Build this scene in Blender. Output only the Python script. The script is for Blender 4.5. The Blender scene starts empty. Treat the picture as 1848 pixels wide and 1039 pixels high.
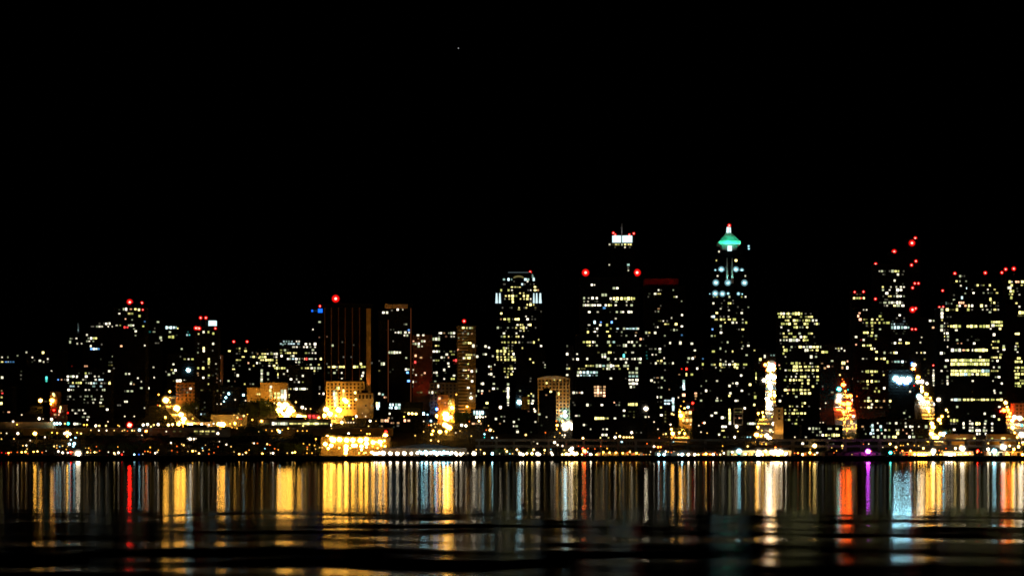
import bpy, bmesh, math, random, re
from mathutils import Vector, Matrix

# ------------------------------------------------------------------ camera, sky, exposure
F = 3870.0            # focal length in photo pixels (photo is 1848 px wide)
CX, HY = 924.0, 821.5 # principal column, horizon row of the photo
CH = 4.0              # camera height above the bay
scene = bpy.context.scene
cam_d = bpy.data.cameras.new("camera"); cam = bpy.data.objects.new("camera", cam_d)
scene.collection.objects.link(cam); scene.camera = cam
cam.location = (0, 0, CH); cam.rotation_euler = (math.radians(90), 0, 0)
cam_d.sensor_width = 36.0; cam_d.lens = 36.0 * F / 1848.0
cam_d.shift_y = (HY - 519.5) / 1848.0
cam_d.clip_start = 1.0; cam_d.clip_end = 60000.0
world = bpy.data.worlds.new("World"); scene.world = world; world.use_nodes = True
wn = world.node_tree.nodes; wl = world.node_tree.links
sky = wn.new("ShaderNodeTexSky"); sky.sky_type = 'NISHITA'; sky.sun_disc = False
sky.sun_elevation = math.radians(-12); sky.sun_rotation = math.radians(200)
wl.new(sky.outputs[0], wn["Background"].inputs[0]); wn["Background"].inputs[1].default_value = 0.01
scene.view_settings.view_transform = 'Standard'; scene.view_settings.look = 'None'
scene.view_settings.exposure = 0.0; scene.view_settings.gamma = 1.0
scene.render.engine = 'CYCLES'
cy = scene.cycles
cy.use_denoising = True; cy.denoising_input_passes = 'RGB_ALBEDO'; cy.use_adaptive_sampling = False
cy.max_bounces = 4; cy.diffuse_bounces = 2; cy.glossy_bounces = 3; cy.transmission_bounces = 1; cy.transparent_max_bounces = 4
cy.sample_clamp_indirect = 0; cy.sample_clamp_direct = 0; cy.blur_glossy = 0.0; cy.caustics_reflective = True
cy.use_light_tree = True; cy.filter_width = 1.6
rnd = random.Random(7)

# ------------------------------------------------------------------ helpers
def X(px, Y): return (px - CX) * Y / F
def Z(py, Y): return CH - (py - HY) * Y / F
def ground(Y):
    if Y < 2450: return 3.7
    return 3.7 + 0.13 * (min(Y, 3800) - 2450)
def Yground(py, lift=0.0):      # distance at which the hillside (plus lift metres) appears at photo row py
    s = (HY - py) / F
    return max(2412.0, min((318.5 + CH - 3.7 - lift) / (0.13 - s), 3790))
def link(o, parent=None):
    scene.collection.objects.link(o)
    if parent: o.parent = parent
    return o
def tag(o, label=None, cat=None, group=None, kind=None):
    if label: o['label'] = label
    if cat: o['category'] = cat
    if group: o['group'] = group
    if kind: o['kind'] = kind
    return o
def empty(name, loc=(0, 0, 0)):
    o = bpy.data.objects.new(name, None); o.location = loc; return link(o)
class MB:
    def __init__(s): s.v = []; s.f = []; s.m = []
    def box(s, x0, x1, y0, y1, z0, z1, m=0):
        n = len(s.v)
        s.v += [(x0,y0,z0),(x1,y0,z0),(x1,y1,z0),(x0,y1,z0),(x0,y0,z1),(x1,y0,z1),(x1,y1,z1),(x0,y1,z1)]
        s.f += [(n,n+3,n+2,n+1),(n+4,n+5,n+6,n+7),(n,n+1,n+5,n+4),(n+1,n+2,n+6,n+5),(n+2,n+3,n+7,n+6),(n+3,n,n+4,n+7)]
        s.m += [m]*6
    def frustum(s, cx, cy_, z0, z1, r0, r1, n=12, m=0, sy=1.0, rot=0.0):
        b = len(s.v)
        for z, r in ((z0, r0), (z1, r1)):
            for i in range(n):
                a = 2*math.pi*i/n + rot
                s.v.append((cx + r*math.cos(a), cy_ + sy*r*math.sin(a), z))
        for i in range(n):
            j = (i+1) % n
            s.f.append((b+i, b+j, b+n+j, b+n+i)); s.m.append(m)
        s.f.append(tuple(range(b+n-1, b-1, -1))); s.f.append(tuple(range(b+n, b+2*n))); s.m += [m, m]
    def sphere(s, cx, cy_, cz, r, m=0, seg=8, rings=5):
        b = len(s.v)
        s.v.append((cx, cy_, cz+r))
        for k in range(1, rings):
            t = math.pi*k/rings
            for i in range(seg):
                a = 2*math.pi*i/seg
                s.v.append((cx+r*math.sin(t)*math.cos(a), cy_+r*math.sin(t)*math.sin(a), cz+r*math.cos(t)))
        s.v.append((cx, cy_, cz-r)); e = len(s.v)-1
        for i in range(seg):
            j = (i+1) % seg
            s.f.append((b, b+1+i, b+1+j)); s.m.append(m)
            for k in range(rings-2):
                p = b+1+k*seg
                s.f.append((p+i, p+seg+i, p+seg+j, p+j)); s.m.append(m)
            p = b+1+(rings-2)*seg
            s.f.append((p+i, e, p+j)); s.m.append(m)
    def poly(s, pts, m=0):
        b = len(s.v); s.v += pts; s.f.append(tuple(range(b, b+len(pts)))); s.m.append(m)
    def prism(s, pts, y0, y1, m=0):     # outline in (x,z), extruded in y
        b = len(s.v); n = len(pts)
        s.v += [(x, y0, z) for x, z in pts] + [(x, y1, z) for x, z in pts]
        s.f.append(tuple(range(b, b+n))); s.f.append(tuple(range(b+2*n-1, b+n-1, -1))); s.m += [m, m]
        for i in range(n):
            j = (i+1) % n
            s.f.append((b+j, b+i, b+n+i, b+n+j)); s.m.append(m)
    def mesh(s, name, mats):
        me = bpy.data.meshes.new(name); me.from_pydata(s.v, [], s.f); me.update()
        for m in (mats if isinstance(mats, (list, tuple)) else [mats]): me.materials.append(m)
        me.polygons.foreach_set('material_index', s.m); return me
    def build(s, name, mats, parent=None):
        return link(bpy.data.objects.new(name, s.mesh(name, mats)), parent)

# ------------------------------------------------------------------ materials
def mat_surface(name, col, rough=0.8, scale=0.08, var=0.35, spec=0.2):
    m = bpy.data.materials.new(name); m.use_nodes = True
    nt = m.node_tree; b = nt.nodes["Principled BSDF"]
    tc = nt.nodes.new("ShaderNodeTexCoord"); no = nt.nodes.new("ShaderNodeTexNoise")
    no.inputs["Scale"].default_value = scale; no.inputs["Detail"].default_value = 5
    rp = nt.nodes.new("ShaderNodeValToRGB")
    rp.color_ramp.elements[0].position = 0.3; rp.color_ramp.elements[1].position = 0.7
    rp.color_ramp.elements[0].color = (*[c*(1-var) for c in col], 1)
    rp.color_ramp.elements[1].color = (*[min(1, c*(1+var)) for c in col], 1)
    nt.links.new(tc.outputs["Object"], no.inputs["Vector"]); nt.links.new(no.outputs["Fac"], rp.inputs[0])
    nt.links.new(rp.outputs[0], b.inputs["Base Color"])
    b.inputs["Roughness"].default_value = rough; b.inputs["Specular IOR Level"].default_value = spec
    return m
def mat_emit(name, col, st, sample=True):
    m = bpy.data.materials.new(name); m.use_nodes = True
    nt = m.node_tree; nt.nodes.clear()
    e = nt.nodes.new("ShaderNodeEmission"); o = nt.nodes.new("ShaderNodeOutputMaterial")
    e.inputs[0].default_value = (*col, 1); e.inputs[1].default_value = st
    nt.links.new(e.outputs[0], o.inputs[0])
    m.cycles.emission_sampling = 'FRONT' if sample else 'NONE'
    return m
M = {
 'dark': mat_surface('dark_curtain_wall', (.007,.0075,.0085), .9, spec=0.0),
 'grey': mat_surface('grey_concrete', (.22,.21,.20), .85),
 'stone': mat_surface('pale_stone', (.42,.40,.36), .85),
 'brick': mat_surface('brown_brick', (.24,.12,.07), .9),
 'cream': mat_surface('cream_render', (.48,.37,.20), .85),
 'ground': mat_surface('hillside_ground', (.010,.009,.007), .95, .02, spec=.02),
 'road': mat_surface('street_concrete', (.32,.30,.27), .85, .1),
 'roof': mat_surface('roof_felt', (.012,.012,.012), .9, spec=.05),
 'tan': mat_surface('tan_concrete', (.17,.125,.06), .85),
 'iron': mat_surface('painted_iron', (.05,.05,.05), .5),
 'timber': mat_surface('pier_timber', (.07,.05,.035), .9, .5),
 'metal': mat_surface('roof_sheet', (.008,.008,.009), .7, spec=.05),
 'soot': mat_surface('sooty_concrete', (.06,.057,.052), .85),
 'leaf': mat_surface('foliage', (.055,.085,.03), .8, .4, .5),
 'bark': mat_surface('bark', (.07,.05,.035), .9, .6),
 'oxide': mat_surface('red_oxide_cladding', (.16,.02,.02), .9, spec=0.0),  # red lamplight on the crown band put into its colour
 'white': mat_surface('white_panel', (.75,.76,.75), .6),
 'blackglass': mat_surface('dark_glazing', (.015,.016,.018), .3, spec=.4),
}
WC = {'w':(1,.94,.66),'y':(1,.88,.28),'c':(.72,1,1),'o':(1,.50,.26),'r':(1,.06,.05),'b':(.16,.42,1),'g':(.12,.95,.85),'m':(.95,.2,1)}
WIN = {}
for c, rgb in WC.items():
    for lv, st in (('d', .11), ('n', 1.0), ('B', 2.2)):
        for k, tint in enumerate(((.86,1,.84),(1,1,1),(1,.97,1.05))): WIN[c, lv, k] = mat_emit(f'lit_window_{c}{lv}{k}', tuple(min(1, p*q) for p, q in zip(rgb, tint)), st*(.40, .85, 1.5)[k]*(.75 if c in 'wc' else .9), False)
LC = {'w':(1,.80,.52),'y':(1,.62,.16),'a':(1,.45,.05),'c':(.42,.89,1),'o':(1,.17,.02),'r':(1,.012,.006),'b':(.04,.2,1),'g':(.03,.75,.65),'m':(.75,.06,1),'v':(1,.065,.004)}
LS = {'w':50,'y':50,'a':80,'c':62,'o':56,'r':52,'b':40,'g':46,'m':60,'v':60}
def mat_halo(name, col, st, alpha):  # glowing shell fading to its rim: a halo painted round the bulb
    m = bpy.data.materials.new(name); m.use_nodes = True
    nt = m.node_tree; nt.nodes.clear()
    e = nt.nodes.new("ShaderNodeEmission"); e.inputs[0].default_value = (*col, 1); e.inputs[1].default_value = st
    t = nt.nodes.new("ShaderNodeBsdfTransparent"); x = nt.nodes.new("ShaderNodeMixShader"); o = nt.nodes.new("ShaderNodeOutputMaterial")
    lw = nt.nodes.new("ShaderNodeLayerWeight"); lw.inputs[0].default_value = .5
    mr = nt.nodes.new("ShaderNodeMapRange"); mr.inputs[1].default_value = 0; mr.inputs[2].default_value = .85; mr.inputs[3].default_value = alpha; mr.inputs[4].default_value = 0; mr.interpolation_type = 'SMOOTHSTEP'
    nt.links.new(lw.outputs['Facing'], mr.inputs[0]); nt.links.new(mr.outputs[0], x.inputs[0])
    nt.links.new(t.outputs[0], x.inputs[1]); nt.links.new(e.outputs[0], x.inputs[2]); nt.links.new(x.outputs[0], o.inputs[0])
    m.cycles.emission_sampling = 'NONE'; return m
LAMP = {}
def lamp_mats(c, level):
    if (c, level) not in LAMP:
        LAMP[c, level] = [mat_emit(f'lamp_bulb_{c}_{level:g}', LC[c], LS[c]*level), LAMP[c, 'glass'] if (c, 'glass') in LAMP else mat_halo('lamp_glass_'+c, LC[c], .8, .42)]
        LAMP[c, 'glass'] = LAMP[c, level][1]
    return LAMP[c, level]
BEACON = [mat_emit('beacon_bulb', (1,.30,.24), 9), mat_halo('beacon_red_glass', (1,.008,.006), 1.5, .6)]  # bulb, then the shell painted as its red halo
# ------------------------------------------------------------------ what the skyline shows
# lit windows, read tile by tile: rows "v: u u-u ..." with colour (w y c o r b g) and strength (d dim, B bright, H tall)
WINDOWS = {
(0,530): "743:25w 93; 797:10-42y 55-88b 88-105c 108-140b 145-170b; 724:206; 685:295-325; 745:380; 797:300d 342 378d; 777:405d; 783:468B; 797:512; 762:560; 797:560d; 625:505yB; 525:828 848d; 565:822H; 522:896; 583:906 957; 908:250d; 952:246d; 997:246d; 980:12-40B; 905:603; 985:545gH; 1018:545gH; 1005:682b 722o 760d; 847:843rd; 847:985-1030o; 930:925d 990-1020yB; 967:797B 835B 860B 890-915B 1012B; 1005:795B 975 1005d",
(0,680): "30:795; 5:850 900; 35:975; 68:803 855y 885-960yB 1012; 108:815-875c 918; 150:805B 835 860 1005; 228:797d 822 945d; 225:990-1039; 262:797d 865d 990; 300:988d 1030d; 388:850 870d 910-945 973; 425:885 905d 975-1015; 467:960-995 1025; 548:860-920B 938; 160:20o; 190:15-40r; 237:5-35y; 308:0-30yH; 410:85-120o 30-50od; 372:163d; 442:255; 200:610-640yH; 215:635yH; 285:545yd 530od; 360:700-720yH; 400:700oH 735od; 440:640oB 660o 690o; 470:640-660od 740yd",
(150,530): "187:425d 640-670yB; 180:465-490wH 493-518wH 545-575o 613yB 655yB; 232:410-440 523-590y; 260:648-675yH; 278:272B; 295:497o; 305:575; 348:193d 245d 310B; 383:90-130d 150-235 295 343; 370:378-410 425-445y 525-600wB; 392:487rB 520r; 410:598; 438:617B; 488:615; 325:723b; 380:705yB; 330:878B; 405:840d; 445:765-800gd 815-848w; 405:930-955y; 395:965-1020cH; 350:997; 380:1030cH; 447:1018B; 505:1013yH; 515:893-925H; 545:918; 577:840-895d; 455:45; 520:52-75 95B 115-165yB; 555:35-85w 120; 612:90B; 645:85-110bB 112-170cB 172-195bB; 593:218d 243; 612:430-465oB; 605:723; 733:335-365; 765:208d; 800:295-345d; 835:292-357yd; 872:350-372d; 905:307B; 860:825; 937:490-515B 540; 987:642; 980:833; 945:990-1023B; 912:970d; 847:8-50o; 930:8-45y 70 95d 238d; 967:40B 137 185; 1005:130-165 180-240c; 1028:683; 1035:565 310y",
(150,680): "72:30-50B 68 95B 115-165c 200-230 250d 270d; 108:105-145c 195-225c; 150:32B 70 163d 220-262B; 75:310yB; 100:325-355yB; 225:10-70 100 205-225; 262:18 112 138 200-240; 300:12d 50-75d 108-132 185-225B; 380:283B; 388:5; 425:5-40d; 467:0-20 50-80; 78:560B; 85:595o; 128:683B; 125:710-745oH; 130:767B; 165:490d 525B 572B; 288:480-525B; 362:720; 460:488d 600B; 330:410d 435d; 8:640; 340:190-250yd",
(300,680): "45:115-180wH 200-245wB 75-100yd; 8:435B 495d; 45:672B 705B; 82:495y 920y 1018; 110:770d; 180:672 770d; 135:285B; 180:248 285d; 155:400-520yd; 50:805od; 298:450d; 355:452d 545; 410:545; 435:410c 450c; 380:425yd; 110:100-130od 150-190od; 150:100-150od 160-230od; 190:110-200od; 230:110-180od; 215:545od 575od 640o; 245:548d 640od; 160:590-635yd; 635:75-115yd 150-180yd 325-370y 390-440y 455-510y 530-570y; 665:330-370yd 390-440yd 460-500yd",
(300,550): "215:22; 265:0-22cH 24-45cH 55-70cH 80-100cH 104-125cH; 275:135y; 318:45B; 375:40H 78yH; 355:122d; 318:255gd; 352:210d 245c 272g; 272:220d; 340:380y; 318:438B 495yB; 335:552yB; 455:550B 378d; 505:375d; 558:372; 510:440yH; 540:440B; 535:545d; 635:200-235y 262 307yB 500yB; 665:437d 500yB; 690:497y; 740:375yB 433yH; 730:500yd; 825:375o 500yB 548d; 800:370o; 850:437yB; 928:497y; 515:182B; 605:167d; 695:85B; 815:20-48B; 765:108B; 795:85B; 760:65y; 610:605d 630d 655wH; 690:583; 750:593d; 805:585d; 540:740yB 860yd 930yB 1010d; 510:828yd 860y 930yd; 570:828d 860d 1012d; 608:885-920y 993 1025yB; 645:815-880y; 680:825d 963o; 712:785 860d 1025y; 752:770-810y 977; 795:805d; 825:838H 805d; 890:670B 705B; 892:805d; 925:918y 1018 985d; 198:370wH; 740:595od; 780:605od; 820:600od; 860:598od; 905:593od",
(440,550): "495:322; 540:20yB 100d 148d; 573:162o 205-265y 280 310-345y 360 385B; 610:85 120-135B 150d 180-265yB 355d 382; 620:180y; 645:192-240y 250-350yB 385y; 680:145-165B 175-200 290-310y 330d 385y; 712:115y 222d 300 340-370yB 405; 740:355-400yB 405-490yB; 772:385yd 502-522wH; 805:210B 225d 283H; 770:210H; 840:210B; 870:210B 285 553B 620; 890:208B; 815:405yH; 850:405; 808:470; 830:522d 620d 692B; 903:595d 645 692y; 922:10y 110; 428:470c 500c 530c 565c 620 648; 455:420-450c 465-500c 515-600c 625-655c; 465:420-470c 540-570c; 493:565-605 622 655d; 530:420-455y 483B 520d; 563:420-455y 480-555y 575-625y; 598:425-460B 555 580B; 632:505-550B 565-590c 595-635B 645-660 675; 670:605-620 635-660B 685d; 705:645; 458:675 710-745B 775 835B; 493:705 740B 770-795 835; 527:810B; 563:710-750y 765 805 840; 632:705-720oB 724-745rB 770 795B 843 903yB; 700:785B 880y 740d; 740:680y 715-765y 780-845B 860-910B; 772:815-840y 868d; 805:825d; 983:520B 550y 590 617B 640d 663B 687B 710B 740; 727:980-1015y; 690:975d; 200:888B; 288:810; 380:885od; 372:975od; 960:890d; 960:318H; 1000:310yB",
(550,520): "670:325B; 630:440d; 665:573d; 805:455d 545d; 920:265-300 320-360yB 375 400-470yB 565-630yB 655-715yB; 885:655yB 262d; 955:375; 990:280d 347B 433 685B; 1025:675B; 885:890-940H; 965:840yd; 850:830d; 875:785d",
(440,680): "545:330-360wH 362-392wH 394-424wH 426-456wH 458-488wH 490-515wH; 545:545y 565y 585y 605y 625y 645y 665y 690y 712yB 735yB 757yB 778yB 800yB 823yB 845yB 868yB 890y 912y 934y 955y 978y; 545:185-215yd 220-250yd 255-305yd; 150:300-325y; 185:300-335y; 215:300-335y; 240:300-335y 355-380yB 390-425yB; 215:355-380yB 390-425yB; 190:355-380yB 390-425yB; 160:432-465wH 468-500wH; 185:432-465wH 468-500wH; 210:432-465wH 468-500wH 510-540y; 235:432-465wH 468-500wH 510-540y; 265:390-425yB 432-465wH 468-500wH 510y; 295:432-465wH 468-500wH; 200:160y 190yB; 455:750-790rB 800-840rB 845-880rB; 475:755-790r 805-870r; 505:760-880yd; 195:885B 935B; 140:890d",
(680,540): "155:60-95B 120B; 120:245B 305; 130:177d; 292:325d 345; 355:165d 198d; 388:220 245-265B 270-295H 315-355B 378; 360:375b; 422:310-340 345-370B; 490:192d; 622:135-160wH 165-190wH 195-220wH 225-250wH 255-285wB; 685:345B; 758:48-98B; 820:188d 330-385B; 857:345-375bB; 850:157d; 955:355-390bB; 420:483B 545B; 458:485o; 490:430o 530B 558B; 520:427 455B 480-505B; 550:478-505B 530; 660:455oB; 682:518oB; 735:450rH; 825:425; 862:415 562o; 885:460 527o; 965:423B 460d; 1020:423d; 395:735 752B; 435:730d; 465:650-680wH 682-710wH 712-742wH; 543:680-735y; 395:790o 845 875B 905B; 435:795-830od 875 905; 360:905d; 610:670B 703B 730B 790d 850-885y 910d; 645:820B 870-915y; 680:635d 760B 790 840o; 715:668 685-735y 790d 890-940rB; 750:838B 900-940rd; 785:845; 755:690-705d; 825:790B; 858:670 700B 805d; 892:707 905B; 930:790 865-915yB; 960:670-730; 1015:720wH; 450:960; 333:1013yB; 400:1010; 470:1012; 515:1005-1039y; 590:955o; 688:1003-1039B; 825:1005-1039B; 895:1010B",
(760,560): "205:493B 525-545y 575B 600y; 240:515d; 272:490 548B 595o; 310:490d 520y; 348:492; 382:485-535yB 545-590yB; 415:595-630wH 648d; 460:435o; 490:490d; 520:520-600y 623; 555:482-530yB 540-582yB 600d; 540:657B; 625:520d 550yB; 695:485-538yB 555o; 768:490 550yB; 800:530 553y; 905:553B; 712:575-612B 640B; 690:645d; 772:607o; 828:580-615B; 420:755H; 435:795B; 513:730 757B; 535:840; 635:863; 657:785-828B; 687:820o; 745:795 820H; 775:853; 857:705 722B; 858:852B; 915:848B 880-910; 942:672B 700-730B 800o; 970:712o 583; 998:638B; 1020:565-600B; 960:88-115wH 118-145wH 170y; 885:200wH",
(870,480): "157:257cB 310cH 345c 508cH 540cB 605cH; 180:375d 533; 213:232d 265d 470cB 500d 567d 608d; 250:350yB 375-455y 620yB; 283:310yB 350 187yH 540d 570 622yB 670oB; 318:360d 445y 488y; 350:278y 318yB 340-378yB 390-415y 490yB 535yB; 385:268 318y 340-375yB 450y 480-505y 530yB 570; 420:360yB 570d; 452:530y 568yH 605y; 488:240d 330d 348d 433y 495d 518y 625yd; 518:432yB 625d 705d; 555:225yB; 590:515 587d; 622:222o 265yB 312yB 360d 380-440yB 533B 587d 622d; 650:318y; 688:415B 450y 475y 540 563yB; 722:185B 222d 303 358d 400y 455y 485yH 520 628d; 758:435-465 490y 280d 540d; 787:257B 403; 825:230 262yB 312y 350d 390-440y 478; 862:663y; 893:235y 265yB 310y 345-370y 393yB 435 475d 525-590d 607yB; 930:310d 355d; 960:257yB 283 305y 350d 472y; 995:180yH 222yB 268yH 317y 352y; 935:718wB; 920:965 937d; 1030:932B",
(870,600): "250:180y 220d 258y 312y 368B; 285:180yB 222y 268y 312y 350yB 383; 317:185y 225y 272yB 308yB 345-395yB; 350:250d 390d; 388:320-360yd; 420:265y 310y 348yB 385; 455:265y 310y 360; 487:300y 345yB; 520:275 300y; 605:305H; 630:305d; 655:305H 280d; 685:305H 255y 282; 718:305H; 752:305H; 785:305H; 820:305B; 848:305; 310:563y; 350:600y 720d; 535:570d; 568:565d; 680:445; 750:445d; 253:15d 45; 275:127; 740:545yB 600H; 797:545yB 597B; 827:545y 588B; 715:577y; 590:757yB; 553:847y; 690:805yB; 715:898yH; 555:915y; 650:912yd; 730:735-770o; 420:970B 1020y; 407:797; 377:833 897d; 495:977B; 912:912; 820:912c",
(870,690): "240:40-75yB; 293:12-75yd; 425:145-180H; 398:227 262d; 450:258; 480:210o; 430:430; 460:373B; 510:405B 370; 575:415B; 555:412d; 460:610-640; 370:672B; 403:755; 580:575d; 585:743o; 500:697d; 335:545od; 145:735-770o",
(1020,400): "267:520 540-575yd 580-640y 655-675B 690-715yB 730-780y; 300:585d 700 757d; 505:740cB; 540:738d; 570:740; 505:498; 740:300-325B 330-355; 778:555-590B 595-625B; 858:425-455wH 460-490wH; 895:222B 275 320H 370B; 900:520-545B 555-590yH 592-630yH 640-680yH 682-720yH 722-760yH 765-790yH 792-820yB; 935:222 268 350d 375d 540d 597B 720 790d; 1010:440-475bB; 978:205-250B 255-300B 305-360B 372-422B 460-490B 500-548yB 592B 720 778B",
(1020,540): "148:265-300B 368-395 515-540d 605B 645-690B 730-790B; 225:592; 268:345cH 418b 545bB; 300:262-298 412B 490yH; 343:260d 345d 375B 520-548y 598-630c 675-705B 712-745c 750-780cB 785-815c 820-850cB 880; 383:250-283yB 347B 377d 475-515yH 603d 663; 390:832o; 425:380 660d 717 825; 430:505-535yB; 500:200-240yB 245-300yB 315-358B 490-525H 540d 570cB 745B 782B 840; 540:250-300y 320d 370B 525yB 600-650d 675-725H 808B 877B; 622:370-410yd 500-545yB 570d 695-720 770-810; 650:420-450wH 452-482wH; 672:425-450wB 455-480wB; 660:687gH; 697:258B 505H 590 640-670B 675-710 712-740B 770-800 815B 845-895B; 740:525yd 713B 877B; 778:235-280y 285-340y 355-390H 392-425H 430-470cB 480-520H 522-550H 555-575B 585-635y 680-720H 722-750B; 812:160y 180-240yd 435-460y 480-530B 570 620-655y 735y; 855:140-165H 168-190H 200-240cB 245-285cH 290-320cB 325-355cH 358-385cB; 890:150B 170-200c 205-240c 245-300c 305-340cd 350-385c; 925:535B 710d; 810:838wH; 858:740-770B 775-810B 820-855B; 900:740-775cB 780-815cB 820-860cB; 943:740-770B 775-805B 820-860B; 985:740-775B 778-815B 820-855B; 1025:755-785B 808; 1025:350oB 385oB 415o 460oB; 700:145B 108; 640:120; 805:50yB; 390:935-965B 970-1000y; 465:885oB 915d; 350:880; 545:877B",
(1010,690): "85:418oB 450oH 485o 522oB; 118:418oB 450oH 485oB 522oB; 153:418oB 450oB 485o 522oB; 118:165wH 200 232o 260B; 262:325H; 233:160d; 262:175d 365d 495B; 233:640o 700d; 262:665d 697; 328:755B; 388:740-770B 175-215 228; 255:800-845yH 860yH 900yH; 418:410-440yH 442-470yH 475-500yH 502-525yB 530-575y 648B; 495:285B 312d; 545:363; 545:510 553B; 612:490-560B; 645:478y 572y; 340:805-840yd; 340:870yd; 375:870yd; 405:870yd; 390:805yd",
(1140,490): "217:315 487 343d; 260:190-225d 275B 300-345y; 295:195d 500y 525; 347:585; 400:340d; 435:300-330o; 467:313 278d; 508:590B; 543:467; 578:305-350yd 370 415d; 615:260d 380-440y 505-535yH; 640:588B; 650:278d 305; 683:460d 497B 530; 717:155-180B 190-225yB 275B; 750:195d 388; 743:588b; 790:100yH 135yd; 835:450B 570wH; 868:388d 168d; 905:200-245d 278 330B; 940:330B; 972:243 285; 1012:380; 830:62; 868:97B 28B; 843:705B; 922:740B; 1015:670B 715B; 1020:885b; 940:175gd; 980:175gd; 1015:180gd",
(1140,640): "70:290-325y 330-365yB; 98:225d 283B 320-350yd 370-405B 440d 483B; 178:390d; 268:265d 285-320o 355H; 300:232B 387; 320:267 313d; 383:315d 350B; 405:440o; 495:310B 343B; 550:312d 345d; 615:343yB; 705:347B; 725:162B 200d; 785:262; 870:308B; 910:55d 110d; 40:670 715B; 85:655; 110:833yH; 160:768B; 160:830od; 230:705yB 640yH 557o; 305:873; 365:815; 420:872B 920d; 450:813d; 535:813B; 115:900 930-985y; 150:987; 305:985-1015; 310:610cH; 340:610cH; 370:608cH; 400:612cB; 380:575cd; 470:590-630oH; 450:750oB; 480:752oB; 515:748o; 535:380-410c 415-450c 455-470c; 570:380-410cB 415-450cB; 520:485cH; 550:485cH; 580:487cH; 610:487cH; 640:487cH; 675:620-660aH 665-705aH; 765:585-625aH 630-670aH 675-710aH; 715:620-650yd 660-700yd; 665:395yd; 700:395yd; 740:393yd; 780:393yd",
(1160,700): "145:850-888B 918; 118:873; 207:905-940B 955; 245:820; 290:835-877B; 320:790-825B; 345:932wH; 450:920-985B; 497:920-960y; 572:940-975y; 145:685wH; 30:740; 255:1015yB; 275:1018yB; 295:1018yB; 315:1018yB; 335:1018yB; 355:1018yB; 375:1018yB; 395:1020wB; 415:1020wB",
(1260,395): "487:213y 443yB; 668:227 552; 912:180 220y 365B 510y 555; 988:178B 345-388yB 275d 410d; 955:305d 408d; 297:167",
(1250,545): "15:243B 340d 405-455yB 475d; 57:340d 415d 530d; 77:328; 95:425; 90:582d; 127:283yB 575B 515d; 170:185 220-262cB 325d 365d 420; 203:255-295y 318-350yB 354-385yB 410-450y 470-508yH 587; 240:380y 470B 515 587 627yB; 280:328B; 318:232b 335d; 320:570-605y 543d; 357:332B; 395:225B 260y; 400:587d; 470:325-360d 410B 575yd; 515:590; 543:325B 578; 577:225-260yB 388 468y; 620:632B; 675:327; 695:388 470; 730:220-268yB 325yH 360B 388 432B 468y 497yB 530yB 590-640yB; 768:272B 325-385y 480-535yH 430d 600d; 800:325; 858:568B; 922:270-305B 157B; 950:472 500-535B; 980:432B 520d 100y; 965:655-690yB; 735:185B; 575:240o; 665:172cB; 60:682; 510:705B; 552:705y; 475:720d; 670:793yH; 710:780d; 840:720-750yH; 888:720-750yH; 935:735yd; 635:845wH; 622:920c 952c; 567:27B; 640:27o; 660:5o; 780:52B; 725:118yB",
(1270,690): "95:28B 75d; 40:300B; 10:385B; 40:390d; 20:540B; 95:447B; 125:312H; 155:300yB; 182:157; 212:135-175B 205B; 270:190-230B 240d; 313:107y; 352:140B; 385:95B; 410:218H 247; 468:10B; 212:375B 398; 300:480wB; 170:603yH; 120:597yd; 260:592yB; 135:530d; 515:205-235B 260B; 565:225y; 605:180B; 638:243 285d; 480:520B 545B 575B 600B; 638:448d 480d 513c 547cB; 415:370od 405-448o; 345:355-450yd; 305:355-450yd; 400:690yd",
(1380,550): "103:150-175yB 180-205yB 210-235B 245-290yB 308 320-350yH 352-382yH 384-414yH 416-445yB 480d 540d; 140:155-195yB 200-235yB 250-310y 425y 470-535y 550yB; 182:235-290y 330-395yB 410d 450y 475-535yB 565B 605B; 222:190-235yB 245-305yB 340-380y 455-515yB 585 610yB 648; 262:195 335-390yB 403-425 445 497yB; 335:185d 222y 275-325yB 408B 505-565y; 300:278; 375:215-270y 330-370yB 425B 455-500yB 580d; 413:185 225B 258 285-320wH 322-358wH 360-395wH 403 445-515yB; 450:190d 485d 590d; 492:220y 315B 358d 395-435yB 440-475B 480-515B 520-555B 560-595yB 600-635yB 650B; 530:220-270yH 290-310 465-515H 525-570y 595-635yB; 568:220yB 605d; 607:243 545H 602B; 683:255yd 305-340yB 355-390yH 410y 465yd 535 555; 723:330-390yH 400-435yB 460-495yB 505-540yB 560 585-635y; 765:245 270-310y 325-395yB 410-445y 470-530y 550-585yB 600-635yB; 803:375 430yd 483d 563; 840:252 305-320 365 415-455yB 475yB 515 578 620yB; 880:225-250yB 300yB 330-350yB 370y 395-450yB 512yB 620yB; 918:295yd 348d 440y 510yB 612; 955:270d 435y 550-580yB; 995:225-260yB 270-300o 320-350yB 360-390y 405-445yB 455-490y 515y; 1035:270y 340y 415-450yB 460-490yB 505-545yB; 552:665-700yB 705-740yB; 685:660-685o; 740:690-720oB; 720:745oB 795od; 655:790wB; 740:640od; 510:835 865y 900; 535:870 935; 745:180y; 705:170o; 680:900-945yH; 735:910oH; 660:970o; 735:968wH; 865:1020o; 955:680d; 985:682rd; 1023:785 800",
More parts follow.
